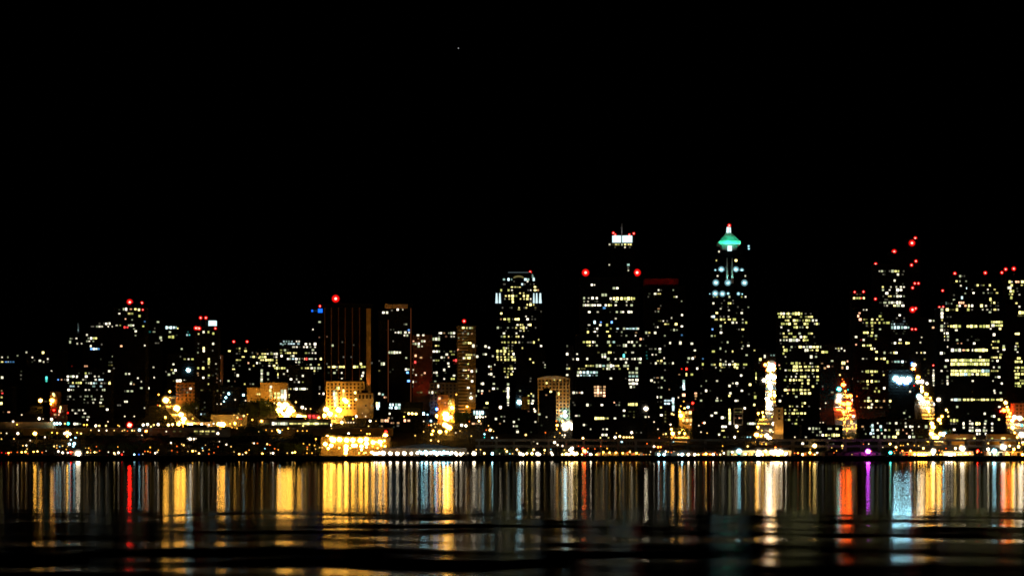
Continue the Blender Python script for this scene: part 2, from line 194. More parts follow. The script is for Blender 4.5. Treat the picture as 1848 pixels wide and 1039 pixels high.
(1390,690): "88:160-190yB 205y 250-275yB 295-320yB 345-380yB 395-425y 445y; 128:210yB 275y 350-385yB 395-425yB 440-480yB; 165:305B; 48:495yB; 240:375y 405yB; 278:230y 260y 315 375y 455d; 320:175y 230d 285y 310y; 360:165-190yB 210-235y 250-290yB 300-340yB 350-385yB 395-420yB; 395:225d 330d; 435:205-235yB 310y 375d 180d; 480:260d 300yB; 155:140d; 215:113B; 538:460B 503H 540B 575; 540:685B 710 765-800yB; 578:500 588B; 615:548 577d 615B 655yB 690y 715-735yH 738-760yH 765-790yH 792-815yB; 657:693B; 305:583H; 240:650; 112:720 740; 470:620 582d; 555:370d; 638:288B 418; 678:360d; 713:380B; 718:710d 740d; 810:740B 775B",
(1530,420): "450:370 400B 435d 490d 508-540wH 545-575yB 578-605yB 655d; 488:570-605B 415d 430d 643d; 560:548B; 600:645d; 635:410y 505 568 622B 657; 670:412B 490 565-600H 605-638B; 708:440-475B 573; 743:415d 470-515y 545 565-600B 605-630B 657; 782:440d 460d; 818:365-400d 415-455B 470-502wH 504-535wH 545-560 565-595wH 597-625wH 640d; 853:430d 460 525-565yB 570-610B 625-665B; 965:608B; 1000:660d 575d; 720:90-125od 130-165od; 765:58-90yB 98-120yB 125-150yB 155r 175-200yB; 902:185 220; 940:125-150o; 975:122oB; 1015:130-160oB; 940:390d; 977:378yB; 1015:180-205y 285yB 345y 385-418y; 1030:965B 1008B",
(1530,560): "105:220yd; 145:180d 222yB 265-300yB 320y 355-385yB 410-440y 450-490yB; 180:222d 270-300y; 220:288y 377B; 260:180-210yB 215-245yB 270-302yB; 297:278yB 240d 330B; 335:328y; 345:153rd 185B; 310:97B; 400:70B 97o; 410:165-205yB 218-250yB 265yB; 448:280yB 315; 485:337yB 75B; 565:165-190 220d 335yB 375-410y 428yB; 603:465yH; 715:170 205-250yH 260-300yB 310-352yB 412d; 755:285y 420y; 830:120d 150-195yd 230yH 280yH 310-350yB 365; 867:220-250y; 910:170-240yd 335y; 910:427wH; 947:317y 365yB; 1025:243B; 800:45od; 127:510-545cd 640-680cd; 160:505-525c 535-555c 570-600cd 605-660cd 690d; 200:495-530cH 535-570cH 575-610cH 620-650cH 655-690cB 692-725cB; 240:515-550d 650-680d; 270:570d 650d; 343:613B; 382:515d 553B 590-635y 675-725yB; 495:430B 505 540yB 568B; 600:510-530d 540-575cB 578-610cB 620-660cB 670-690d; 640:640d; 128:963B 1007B; 200:1000oB; 315:865; 375:850; 495:808 860y 900B; 700:1005; 730:1005; 760:1005B; 790:1005B; 820:1005B; 850:1005; 875:1008; 570:900yd; 700:945yd; 735:945yd; 760:910yd",
(1530,690): "475:288d 350 460d 493B 567B 620d 677; 515:155-190oB 270c 385cH 680B 720-770B 820-845 918wH; 500:288cH; 525:288cB; 555:290cH 350B 390g 440B 485y 570 595 640-655o 755; 595:270cB 300c 398 585yH 690o 760; 575:585yB; 600:210; 635:300B 355H 432H 483B 520-575yB 705-740H 750-790B 820-880yd; 545:190d; 215:200y 240yB 270y 338yB 370d 425oB 455-510yB; 185:243B; 255:283B; 262:483d; 290:155o 200o 243yB 275B 320-345o 370-410o 495d; 105:730; 355:660B; 325:680d; 400:725; 428:678",
(1688,470): "183:290B 310d 340d; 243:248yB 287 360; 295:298; 325:375cB; 385:350; 380:447B; 340:432d; 290:495yB 470d 565y 540d 638yB; 340:615 680-710y; 380:565 620 640-675d 705-740y; 435:312cH; 405:68d 162d; 460:92-135cB; 465:152d 218B; 505:155d 190; 455:645yH; 495:270-340oB 640-660yB 675-705yB 735d; 530:245-265yB 285B 335-370oB 380-405yH 430B 540yH 593 648d 735d 708d; 575:60-95wH 120-160yH 165-225yd 235-270yH 385yH 430d 555 608 650 680-715y 737; 605:640B; 620:78H; 660:78H 142d 180d; 698:78y; 720:645-790yB; 735:112 142d; 760:655-695wH 700-790yB; 770:55-95wH 115 140-160y 172-200yH 203-230yH 232-255yH 265-302yH 365-400yH 402-440yH 445-490yH 512-550yH 552-590yH 592-635yH; 798:740-775yB 648; 815:55-92H 115 145d 245B; 852:110B 140B; 890:113y 147B; 930:113 147 255B 380d 460-520d; 970:262o 305o 455B; 868:670-705H; 948:665-715y 738yB; 985:655y; 1022:665-740y 800yH; 1010:135-150; 890:425d; 250:870yH 895 935-985oB 1000-1039yH; 290:895yB 1000-1025y; 320:845-890wH; 360:870-925yH; 395:870y 900y; 435:890yH; 327:957d; 360:963d; 400:985; 500:935-965y; 540:985; 610:975-1039yH; 645:960-1039yd; 858:945yB 973yB; 970:940-970y; 1005:940 970y",
(1688,620): "75:180-220wH 222-262wH 264-305wH 315-345oB 350-395yB 425-445H 460-500yH 502-540yH 542-580yH 582-612yB; 110:50-90wH 110; 90:735; 125:750-785y; 160:640-730y 745-775yB; 155:525B; 195:115-155B 178-225yH 227-272yH 280-330yH 332-380yH 382-430yH 432-480yH 482-530yH 532-580yH 582-635yH; 200:670 715-740B; 238:178-230yH 232-285yH 287-340yH 342-395yH 397-450yH 452-500yH 505-550yH 552-595yH 597-635yH; 268:118wH; 275:685 748B; 318:60-85 140d 180-225yH 230-272yB 282-335yH 337-390yH 392-440yH 442-490yH 495-540yH 542-590cH 592-635cH 640-740y; 357:178-225yH 227-275yH 285-330yH 332-375cH 377-415yH 435B 475-510yB 525-580yH 582-635yH; 390:142H 708 745B; 430:140; 435:437B 675 195d; 465:143H 778wB; 430:80d; 465:80d; 550:690B; 575:697 765B; 655:175-215wB 218-258cH 260-300wH 320-360yB 365-400yB 415-465yB 475-520y 530-585yB 595-630yB 645-695yB 710-750yB 752-790yB; 738:240-270B 750B; 818:578B 385d; 848:655B 688B; 898:170-200yH 205-235yH 240-270yH; 935:185d 215d 245d 330H 405 432H 565-600B 665B; 905:405 590B; 980:332B 405 435 665 490d 575; 935:470-500yH 502-530yH; 1015:405B 433H 470-500wH 502-530wH 570H 597 665B; 1005:220B; 885:745yB; 30:800H; 65:803B; 30:945y; 65:940B; 97:963; 170:955-1000yB; 210:930-975yB 978-1020yB; 280:930-985yB 1000-1039yB; 318:930y 965y 1000-1039y; 355:930-990yB 1000-1039yB; 395:930-985yB; 430:985-1039y; 463:930-990yB 1005-1039yB; 495:930-945y 960-1005yB",
(1688,690): "570:570; 600:580-600B 480-500wB 510-530B; 655:440-475yB 650-680yB 770-820yB 850-880y; 660:240-270y 280-310y 320-360yB; 735:150-215od 380-430od; 610:230-290od",
(580,680): "170:150wH; 190:150wH 175yH; 210:150wH 175yH; 230:150wH 175yH; 250:155wH 178yH; 270:155wH 178yH; 290:155wH 180yH; 310:158wH 180yH; 335:160wH 182yH; 130:170-215yH; 165:260yH; 190:260yH; 215:258yH; 240:258yH; 183:395yH; 262:405yH; 195:640B; 335:325B 590 520d; 205:720cB; 237:740o 760o; 310:640-660yH 665-685cH; 340:640-660wH 665-685cH; 365:660cH; 325:795-822cH 825-850cH 860-892cH 895-928cH; 360:790-835cB 858-892cH 895-928cH; 510:695-730oH 740-790oH 960-995oH 1010-1039oB; 537:810-855o 885-915oB; 570:880-915d; 480:790oB 830d; 575:685d 710o; 585:848d; 430:800B 885yB; 532:272-300yH 302-330wH 332-360wH 362-395wH; 25:240B; 20:465y",
(720,680): "548:400-430yH 432-465yH 467-500yB; 585:415-440y; 180:350-375wH 378-405wH 430y; 180:205-240yd 243-280yd; 410:868-898cH 900-930cH 932-960cH 962-992cH; 428:868-898cH 900-930cH 932-960cH 962-992cH; 545:850-890oB 893-935o 940-975oB; 420:740y; 445:740yB; 475:740yB; 280:600yB 610y; 310:580y 610yB; 345:580y 600yB; 385:600yB; 48:415-440 445-470d; 18:530d 610yB 640yB; 105:460wH; 250:505od; 300:505od; 250:475oB; 300:540o; 335:540o",
}
# lamps, same tiles: (u, v, colour, size)
LAMPS = {
(0,680): "410 660 a 2.6;210 660 w 1.8;78 658 w 1;12 655 y .8;527 703 w 1.2;355 742 w 1;310 800 w 1.3;270 803 y 1;165 723 y 1;18 725 y 1;460 487 w 2;505 490 w .8;155 520 w 1.6;200 555 a 1.2;790 650 a 2.4;760 660 w 2;820 665 w 2;790 690 a 2;815 785 c 2;870 780 c 2.2;830 735 c 1.2;860 810 c 1.6;915 895 w 4;685 870 w 1.5;735 885 w 1.7;830 880 r 1.8;795 885 w 1.2;850 880 o 1;255 880 a 1.3;300 875 a 1.4;395 875 a 1.2;440 870 y 1.2;495 882 o 1;325 895 o .9;100 888 a 1.2;130 880 o 1;70 890 r .8;20 885 r .8;635 810 y 1.2;668 800 y .9;700 815 c .7;475 275 a 2.6;615 275 a 3;600 315 a 1.4;605 495 w 2;632 388 r 1.8;795 420 r 1.4;640 545 c 1.8;670 545 c 2;705 545 c 1.8;760 545 y 1.3;800 545 g 2;1025 500 w 1.2;950 660 y 1.4;905 650 a 1.2;1025 880 y 1.3;885 710 c 1.3;610 650 a 1.2;670 655 a 1.2;985 560 a 1.2;540 865 w .6;205 880 o .9",
(150,680): "545 562 r 3.4;150 570 w 1.7;190 570 y 1.5;268 570 y 1.4;292 522 w .9;705 560 w 2;755 555 w 2;795 580 y 1.4;828 560 y 1.4;880 555 w 2;740 635 o 2.4;660 620 c 2;690 680 w 1;575 625 y 1.3;600 628 y 1;520 630 o .9;485 620 y 1.1;460 630 y 1;365 625 y 1;275 625 w 1.2;185 625 w 1.2;92 622 y 1;975 637 w 1.1;970 270 a 3.6;885 205 a 1.4;1015 170 a 1.6;900 335 a 1.3;875 330 o .9;1020 295 a 1.2;965 470 a 1.4;1000 560 y 2.2;50 500 w 1.5;45 560 a 1.3;425 575 y 1;410 565 a 1;60 880 a 1.4;88 885 y 1;135 880 y 1.2;160 880 y .8;297 878 w 1;365 890 y 1.4;415 885 w 1.7;375 928 w 1;455 925 r 1.2;600 920 c 1.2;655 910 b 1;845 890 w 1.2;868 878 w 1.1;788 880 o .9;760 870 a .9;725 870 o .9;30 830 y .6;1030 770 w 1.3",
(300,680): "125 365 a 4;175 440 a 3;205 490 a 3.2;200 530 a 2;10 270 a 2.6;40 170 a 1.4;45 295 a 1.2;355 360 w 1.2;20 550 y 2;75 555 y 1.8;145 550 a 2;255 550 y 2;290 555 w 2;275 590 y 1.3;310 485 a 1.2;340 570 a 1.2;415 555 w 2;500 560 w 1.6;555 545 w 1.3;525 590 y 1.3;620 550 a 3.4;660 555 a 4.4;640 600 a 3;605 660 w 2;805 540 a 2.2;750 545 a 1.2;665 440 a 2;750 440 a 1.3;795 445 y 1;850 435 y 1.6;835 475 y 1.4;910 455 y 1.6;950 440 a 1.7;880 490 r .9;855 490 o .9;735 195 c 1.8;700 240 c 1.7;678 285 c 1.3;905 210 c 1.8;808 265 w 1.1;930 275 w 1;975 280 y 1;643 315 w 1.1;597 315 w .6;280 725 w 1.8;325 725 w 1.6;250 720 w .8;350 720 w .8;65 768 w 1.5;623 755 w .8;705 790 w 1.3;205 797 y 1.3;182 785 y .9;125 810 o 1;310 865 a 1.7;345 865 y 1.1;385 893 y 1.3;430 860 y 1.1;460 795 y .6;855 900 a 1.5;935 885 a 1.5;795 875 y .7;1010 770 y .7;1030 775 w 1.2;880 560 a 1.1;770 590 a 1;830 600 a 1;700 600 a 1.6;500 900 o .9;560 885 o .8;255 870 y .7;1010 500 a 1.3",
(300,550): "262 765 c 2.6",
(440,680): "420 320 a 3;490 330 a 4.4;460 345 a 4;415 390 a 4.2;540 370 a 4;530 410 a 4.4;580 395 a 2;465 430 a 2.2;500 470 a 3.8;510 500 a 3.2;650 470 a 4;700 460 a 1.8;720 460 a 1.6;880 475 a 1.7;685 355 w 1.8;725 372 w 1.2;783 372 y 1.1;610 293 y 1.3;360 305 y 1.2;255 305 w 1.3;287 340 y 1.3;965 380 a 3.4;1010 430 a 3.4;940 450 a 2.6;210 515 a 1.9;105 500 a 1.5;695 570 y 1.3;1015 560 w 1.9;420 640 c 1.9;400 620 a 1.5;520 600 a 1.3;330 630 a 1.1;22 275 w 1;65 280 w 1;15 460 a 1.5;45 440 a 1.5;630 630 a 1;690 630 a 1;740 630 a 1;450 620 a 1;260 620 a 1;130 775 w 2.1;100 770 y .8;160 775 o 1;275 785 y 1.3;305 795 o 1;362 838 o 1;315 890 w 1;343 890 w 1.6;218 895 a 1.5;600 880 a 1.4;570 885 y 1.4;175 640 y .7;845 725 a 1.3;980 700 a 2.2;1030 720 a 2.6;955 785 a 3;1025 800 a 3;990 835 a 2.1;890 825 y .9;920 825 y 1;770 790 a 1;700 780 a 1;830 800 a 1;740 890 a 1;800 890 a 1",
(580,680): "75 695 a 1.8;140 735 a 3.8;215 732 a 3.2;298 738 a 3.8;370 738 a 3.6;460 742 a 4;528 730 a 3.4;528 780 a 3.4;528 820 a 2;608 765 a 3.2;690 760 a 3.6;740 745 a 2;745 810 a 2;700 800 a 2;750 685 a 3.4;755 640 r 2.2;45 780 a 2.6;125 790 a 2.8;90 830 a 2.2;10 825 y 1.5;208 828 a 1.7;290 810 a 3.2;290 850 a 3.2;285 890 a 2.6;375 800 a 3.2;400 800 a 2.8;470 810 a 2.8;470 850 a 2.2;320 663 w 1.7;565 665 a 1.5;535 665 a 1.3;553 575 y 1.1;465 625 a .8;640 760 a 2;400 720 a 1.2;340 830 a 1.2;600 810 a 1.6;660 830 a 1.4;55 390 a 4;30 450 a 2.6;115 425 a 3.8;170 450 a 1.8;205 385 a 3.8;60 485 o 1;410 460 w 1.7;518 460 w 1.1;572 513 w 1.7;640 515 y .8;480 425 w .7;240 530 y 2.4;105 560 w 2;120 600 y .8;370 490 a 1.2;290 285 a 3.4;270 265 a 2.6;980 428 y 2;1022 428 y 2;590 880 y 2.2;620 895 w 2.3;650 895 w 2.3;680 890 w 2.3;725 890 w 3;808 893 w 2.5;890 895 w 2.5;972 893 w 2.5;520 885 a 1.3;440 890 a 1.2;500 890 a 1.2",
(720,680): "65 893 w 2.5;145 893 w 2.3;215 890 w 2.3;268 890 c 2.3;310 875 c 2.2;330 885 c 2.2;320 905 w 2;370 888 w 2.3;425 885 c 2.6;445 935 w 2;475 885 w 2.3;525 885 c 2.6;570 885 c 2.4;620 885 w 2.2;665 890 w 2.4;675 930 w 2.2;720 900 w 2.4;725 935 w 2.2;755 890 w 1.2;808 890 w 1;880 895 w 2.7;905 850 y 1;957 850 y 1;1000 893 y 1.7;240 870 c 1.2;400 870 c 1.2;500 905 c 1.2;600 905 c 1.2;70 428 y 2;113 428 y 2;155 428 y 2;200 432 y 2.1;285 432 c 2.4;335 440 c 1.2;445 375 b 2.4;375 513 c 1.6;290 518 w .9;350 563 o 1;378 563 y 1.2;550 440 a 4.2;560 480 a 4.2;610 470 a 2.6;625 360 a 2;450 455 a 2.2;540 560 a 3.2;590 590 a 3.2;565 575 a 3;480 640 a 2.2;555 635 a 1.8;385 670 a 2;400 630 a 1.8;290 640 y 1;190 685 y 1.1;375 740 y 1.4;462 750 y 1.2;735 563 w 2;785 570 w 2;715 630 y .9;665 652 w .9;848 690 y 1;845 245 w 2.2;675 205 a 1.3;800 345 a 1.8;910 470 w 1.8;950 465 w 1.8;985 470 w 1.2;1015 463 w 1;938 515 y 1.7;825 520 o 1;60 465 a 1.2",
(870,690): "437 230 c 3.4;215 290 w 2.2;610 310 w 1.2;620 335 w 1.6;8 355 c 1.6;12 405 c 1.1;40 398 c .7;95 555 y 2.2;50 555 o 1;75 505 y .9;135 570 y .8;28 603 c 1.3;28 640 g .9;120 645 c 1.3;172 643 w 1;512 612 y 1.6;605 680 w 1.4;648 713 w 1.1;930 390 c 1.6;970 340 c 2.2;975 390 c 2.6;1000 500 w 4.6;985 530 w 3.4;880 500 a 2;875 545 a 1.2;940 450 a 1.7;870 450 o 1.2;940 615 w 1.1;970 615 w 1.3;963 640 w .9;850 635 y .9;850 700 w 2;885 730 w 1.4;942 740 w 1.3;912 590 a 1;28 830 w 1.6;120 830 c 2;205 832 w .6;290 805 y 1.6;270 780 y 1.1;325 832 c .9;357 832 y 1;408 785 y 1.5;450 835 w 2.4;480 848 w 2;435 815 y 1.2;525 830 y 1.8;585 830 y 2;605 785 y 1.6;650 835 w 2.5;670 845 w 2;733 790 y 1.4;730 825 y .9;810 820 w 1.7;825 845 w 1.7;940 845 y 1.7;985 835 y 2.2;1020 840 y 2;1030 790 w 2;965 790 y 1",
(1010,690): "60 500 w 4.4;110 480 w 4;130 500 w 4;90 530 w 4;60 540 w 3;140 540 w 2;75 400 w 2.6;60 350 c 2;1010 305 w 2.8;1008 403 w 1;650 640 w 2;705 630 y 1.8;750 640 y 1.6;785 640 y 1.5;818 640 y 1.5;852 640 y 1.5;843 585 w 1.9;728 690 c 1.6;273 650 y 1.7;665 590 y .7;35 845 w 2;85 840 y 2.2;110 830 y 1.8;145 770 w 2.4;150 820 y 2.6;200 830 y 2.4;175 855 y 2;290 800 o 2.6;300 820 r 2;262 840 y 1.4;270 770 r 1.4;333 770 o 1;365 840 w 1.9;413 775 o .8;432 840 a 1.3;512 815 a 1.5;505 850 a 1;585 820 a 1.6;660 820 a 1.6;740 825 a 1.5;823 810 a 1.4;900 825 a 1.7;930 845 a 1;650 850 a .8;600 850 a .8;800 850 a .8;850 880 r .6;40 745 w 1.3",
(1140,640): "640 165 r 1.8;585 165 r .9;610 545 a 1.1;715 565 r 2;575 710 a 2.2;540 735 r 1.1;660 612 c 1.8;620 630 a 1.6;565 665 a 1.6;575 600 a 1.1;560 640 a 1;470 690 y 1.5;490 700 y 1.2;545 500 w 1.1;455 815 w 1.3;465 870 a 1.8;480 920 a 2;470 965 o 1.3;400 925 y 1.4;370 930 y .9;323 973 o .9;600 880 a 2;560 910 a 1.6;620 920 a 1.5;540 870 a 1.3;850 797 w 1.5;830 797 o .8;787 827 w 1;722 820 w .8;690 815 w 1;812 903 w 1;938 712 w 1.2;985 680 w 1.3;950 635 y .8;883 915 y .9;1025 935 w 1.2;642 1020 y .7;462 1025 c 1.2;490 1015 c .9;10 965 w 1.7;10 905 w 1;510 950 o 1",
(1160,700): "132 683 w 1.5;180 690 o 1.7;210 688 o 1.3;50 650 o .9;188 780 c 2.1;252 780 c 2.1;270 740 w 1.2;365 740 w .6;418 775 w 1.2;460 785 c 2.3;535 780 w 2.1;610 780 w 1.8;652 780 y 1.4;710 775 o 1.3;740 770 a 1.8;790 775 o 1.3;825 780 w 1.8;845 755 o 1;870 790 o .8;908 795 y 1.2;950 760 w 1.4;930 735 y .9;895 545 w 1.2;40 790 y .7;80 800 y .8;10 785 o .8",
(1260,395): "270 595 c 3;440 595 c 3;510 602 c 2.2;200 600 c 1.2;205 748 c 3;345 748 c 3;540 750 c 3;198 875 c 3;282 878 c 2.8;350 875 c 1.6;470 877 c 1.9;515 880 c .9;135 878 c .7;590 320 c 1.3;592 350 c 1.3",
(1250,545): "925 750 w 4.4;900 790 a 3.2;940 780 a 3.4;890 880 w 3;945 880 w 3.4;920 850 a 2.4;850 735 o 2;890 710 a 1.7;960 720 r 1.8;860 800 o 1.2;835 915 w 2;860 920 o 1.6;905 940 c 2.6;895 980 a 2.6;910 1010 w 2.2;965 870 a 2",
(1270,690): "385 515 w 2.3;363 638 w 1.7;400 570 y 1.1;742 190 w 2.4;770 240 w 3.6;760 280 w 2.8;795 310 c 1.9;825 110 a 1.8;830 150 a 2;775 150 a 2;790 100 a 1.6;780 50 c 3;700 400 a 1.7;635 520 a 1.8;640 480 a 1.2;620 610 a 2.6;670 625 a 1.7;740 620 w 2.2;775 650 w 2;825 485 w 2.3;690 350 a 1.5;640 360 a 1.6;800 400 a 1.2;700 480 a 1.2;780 555 a 1.4;895 215 w 1.2;680 560 a 1.2;215 797 y 1;237 825 w 1.5;195 857 y 1.2;335 815 w 1.5;415 800 c 3;415 820 g 2;455 810 w 1;490 835 y 1.8;515 745 y 1.5;645 820 w 3.6;640 850 w 3.2;725 800 y 2;800 815 w 3.6;850 815 w 4.2;900 810 w 3.4;870 845 a 3;820 850 a 2;965 830 w 2.1;960 885 w 1.8;690 890 y 1.9;770 900 a 1.1;720 885 a 1;560 880 o 1.2;580 820 a 1;550 820 a .9;760 850 a 1.5;730 720 a 1.2;680 720 a 1;840 760 o 1.4;900 760 o 1.2;480 890 a .9;520 890 a .8;15 835 a 1.7;105 845 w 2;125 820 w 1.2;60 835 o 1;330 870 a 1;370 860 a 1",
(1380,550): "920 935 v 2.6;945 935 w 1.1;870 985 g 2.8;975 993 g 1;880 820 y 1.2;910 870 o 1;925 900 o 1.3",
(1390,690): "520 740 y 2.8;845 740 y 1.6;845 768 y .8;550 820 w 1.2;465 820 a 1.8;380 858 y 2;325 825 o 1.4;285 825 o 1;520 865 y 1.2;500 845 o 1;390 940 o 1.1;185 830 w 1.8;180 885 w 1.8;810 160 w 3.2;800 210 w 3.2;830 240 v 2.4;905 160 v 2;940 155 v 2.2;975 155 w 1.7;975 205 w 2.1;915 250 v 3.6;920 300 v 2.8;865 250 v 2.4;860 345 a 2;975 395 w 1.8;1008 500 a 1.3;1010 530 a 1.2;950 455 a 1.5;870 460 a 1.5;1015 160 o 1;890 420 a 1.4;960 520 a 1.3;900 560 a 1.3;880 100 o 1.4;890 330 o 1.4",
(1530,560): "560 800 c 4.2;600 828 c 4.2;638 812 c 4.2;678 830 c 4.2;712 805 c 3.8;555 830 b 1.4;590 860 b 1.4;660 870 b 1.4;720 850 b 1.4;750 620 b 1.8;750 640 c 1.6;775 640 w 2;765 690 o 2.2;820 780 a 2;800 800 a 1.3;820 835 w 2.2;865 835 w 2.2;925 855 w 1.7;860 900 a 2.4;865 940 a 2.4;920 980 a 2;835 1005 c 3.2;850 1025 w 3;965 1025 a 1.6;775 880 r 1",
(1530,690): "495 718 y 1.8;565 755 y 1.7;570 790 o 1;885 768 y 1.7;703 720 y 1.2;1003 800 w 3.2;1000 835 w 2;735 800 o 1.8;690 858 r 1.1;640 800 o 1.4;410 757 w .7;183 720 o .7;245 718 w .9;540 805 o .8;500 820 g 2.4;620 735 a 1;650 735 a .8;780 735 a .9;830 740 y 1;785 880 y 1.8;830 885 a 2.2;860 885 a 2.2;890 885 a 2.2;920 885 a 1.8;700 905 o .8;735 860 r .8;840 165 c 3.4;860 190 w 4;880 215 w 2.4;965 190 a 1.8;930 140 a 1.7;935 230 a 2.2;940 300 a 2.4;950 340 a 1.8;985 480 a 2.2;1000 520 a 2.4;980 600 a 2.4;1010 640 a 2.2;1015 250 w 1.5;865 290 y 1;1020 370 a 1.3;970 420 a 1.3;910 260 a 1.4",
(1688,620): "825 520 a 1.9;833 625 a 2.2;820 690 a 2;800 780 v 2.6;850 775 v 2.2;877 812 v 1.9;928 860 w 2.2;988 870 w 2.6;1028 880 y 1.5;765 790 r 1.8;1010 955 g 1.8;1015 965 w 1;900 900 a 2;905 980 a 2.2;840 740 a 1.6;870 850 a 1.6;35 655 w 2;75 850 a 1.9;40 890 a 2.2;125 775 y 1.8;150 850 y 1.3;145 800 y 1.2;60 930 a 1.4;830 920 a 1;25 860 a 1.6",
(1688,690): "105 605 c 3;60 600 a 2.2;20 640 a 2.4;130 670 y 1.1;315 770 w 3.8;300 745 a 2;235 770 y 2;355 830 y 1.8;405 830 y 1.5;620 710 y 1.2;618 780 w 2.3;690 800 c 3.2;795 755 w 4.2;770 730 a 1.6;870 740 y 1.8;920 780 a 2.1;905 815 o 1.7;975 750 y 2.1;1010 610 w 3.2;495 800 r 2.2;490 815 o 1.2;540 815 o .9;125 840 w 2.4;160 845 w 2.4;190 845 w 2.4;225 840 y 2;270 870 y 1.3;300 875 y 1.3;340 875 a 1.2;380 875 a 1.2;640 875 y 1.2;690 878 y 1.3;1020 870 a 2;440 880 y 1;45 795 o 1;5 800 y 1;125 770 o 1;840 820 a 1.4;860 860 a 1.3;830 880 a 1.2;980 700 a 1.6;930 590 a 1.6;960 640 a 1.6;1025 720 a 1.5;60 860 a 1.2;20 850 a 1;80 800 a 1",
}
# red obstruction lights (photo px, photo py, size)
BEACONS = "233.5 545 2.2;255.5 546 1.1;258 559 .8;361.5 573 1.2;371 573 1.2;354 592 1.5;360 592.5 1.4;389 592.5 1;421.5 616 1.1;445.5 616 1.1;577 552 1;605.5 538.5 2.6;837.5 579 1.4;957 490.5 1.1;1057 491.5 2.5;1150 491.5 2.5;1107 420 1;1110.5 423 .9;1136 423 .9;1144 421 1;1316.5 406.5 1.3;1542 527 .9;1558 526.5 1;1581 476 1.2;1614.5 454 1.8;1645 439 2.2;1652.5 429.5 1.3;1644.5 478.5 1.2;1652.5 471.5 1.2;1650.5 511.5 1.1;1657 511.5 1.1;1646.5 519.5 1.1;1646 559 2.1;1652 556.5 1.2;1645.5 594 1;1652 594 1;1579.5 539.5 1.1;1724 493 1.2;1779 492 1.3;1809 491.5 1.2;1816 485.5 1.3;1830.5 484.5 1.5;1702 524 1;1696 554 1;1703 553.5 1;1684 659 .8".split(";")
# buildings: name, category, label, distance of the front, depth, wall material, boxes (px left, px right, photo row of top, set-back), storey rows
B = {}
def bld(key, name, label, Y, boxes, mat='dark', depth=26, cat='building', **kw):
    B[key] = dict(key=key, name=name, label=label, Y=Y, boxes=boxes, mat=mat, depth=depth, cat=cat, wins=[], beacons=[], wl=[], **kw)
bld('farleft','low_block',"low dark block with a blue light strip along its roofline at far left edge",2900,[(-40,46,640,0)])
bld('hillhomes','apartment_block',"dark hillside block with one yellow window above a sparse row, second from far left",3070,[(46,116,634,0)])
bld('teal','corner_block',"narrow block with a glowing teal corner light, left of the white-windowed wide block",2900,[(78,93,673,0)])
bld('ambertop','apartment_block',"slim amber-lit block under the glowing teal corner light",2820,[(91,103,706,0)],'brick')
bld('redshop','shop_building',"small amber and red lit shop building with a pale lit strip, left edge group",2740,[(103,119,730,0)],'brick')
bld('edgeflat','apartment_block',"dark edge block with red and yellow stacked windows, leftmost of all",2750,[(-40,21,698,0)])
bld('spire','church',"dark hill church with a thin pale teal lit spire",3200,[(120,150,603,0)],cat='church')
bld('whitewin','apartment_block',"wide mid-rise crowded with small white and teal windows, left part of town",2750,[(117,199,667,0)])
bld('bluebar','office_block',"office block with a blue-white light bar below yellow top windows",3140,[(150,187,602,0)])
bld('ridge','apartment_block',"long dark block with a thin line of roof lights left of the beacon tower",3210,[(160,206,582,0)])
bld('beaconleft','apartment_tower',"tall dark tower with one large red beacon, leftmost beacon tower",2840,[(204,262,556,0),(214,254,548,6)])
bld('midleft','apartment_tower',"dark tower with a few scattered white windows right of the leftmost beacon tower",3160,[(262,293,577,0)])
bld('cyantop','apartment_tower',"dark tower with large cyan-white lit penthouse windows",3230,[(286,331,589,0)])
bld('dimgreen','apartment_tower',"dim tower with faint greenish windows left of the white drum tower",3290,[(331,356,591,0)])
bld('starblock','office_block',"dark mid-rise with three yellow windows and a bright cool lamp below",3120,[(302,352,640,0)])
bld('drum','apartment_tower',"slender tower with a white lit roof drum and two red beacons",2890,[(352,393,590,0)],crown='drum')
bld('redcrane','building_core',"unfinished narrow core with dim orange lights up one side",3000,[(389,398,640,0)],'brick')
bld('twobeacon','apartment_tower',"dark tower with two small red beacons on its roof corners",3220,[(411,451,622,0)])
bld('paleoffice','office_block',"broad office block with long pale yellow window rows",3170,[(450,505,634,0)])
bld('tealtop','office_block',"office block with a teal white top storey",3110,[(503,542,614,0)])
bld('rightoffice','office_block',"office block with cream rows and one reddish window, left of brown ribbed tower",3150,[(541,583,619,0)])
bld('bluesign','apartment_tower',"narrow dark tower with a blue rooftop light band",3250,[(560,584,557,0)],crown='blue')
bld('ribbed','hotel_tower',"wide tower with brown vertical ribs and a lit orange-brown side pier",3120,[(583,672,549,0)],'dark',ribs=True,cat='hotel')
bld('rowblock','office_block',"low dark block with a single row of bright windows beneath the teal-topped offices",3050,[(505,563,662,0)])
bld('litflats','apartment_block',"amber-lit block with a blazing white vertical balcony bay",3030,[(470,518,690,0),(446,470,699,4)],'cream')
bld('orangeflats','apartment_block',"orange-lit balcony block above the steep amber street on the left",2990,[(318,361,690,0)],'brick',grid=True)
bld('greenflats','apartment_block',"dark narrow block with tiny green windows, front of hill left of the parkland",2790,[(361,383,706,0)])
bld('dimflats','apartment_block',"dim green-lit low block behind the dark parkland trees",2960,[(384,430,699,0)],'dark')
bld('carpark','parking_garage',"low amber-lit open parking garage behind the raised road",2710,[(381,441,748,0)],'grey')
bld('lowgarage','parking_garage',"long low garage with pale lit openings under the raised road on the left",2626,[(303,414,771,0)],'grey',depth=10)
bld('terminal','terminal_building',"long low terminal with a row of yellow lights and one blazing white bay",2668,[(466,596,757,0)],'grey',depth=16)
bld('redcafe','cafe_building',"small red-lit cafe among amber lamps",2705,[(554,580,746,0)],'brick')
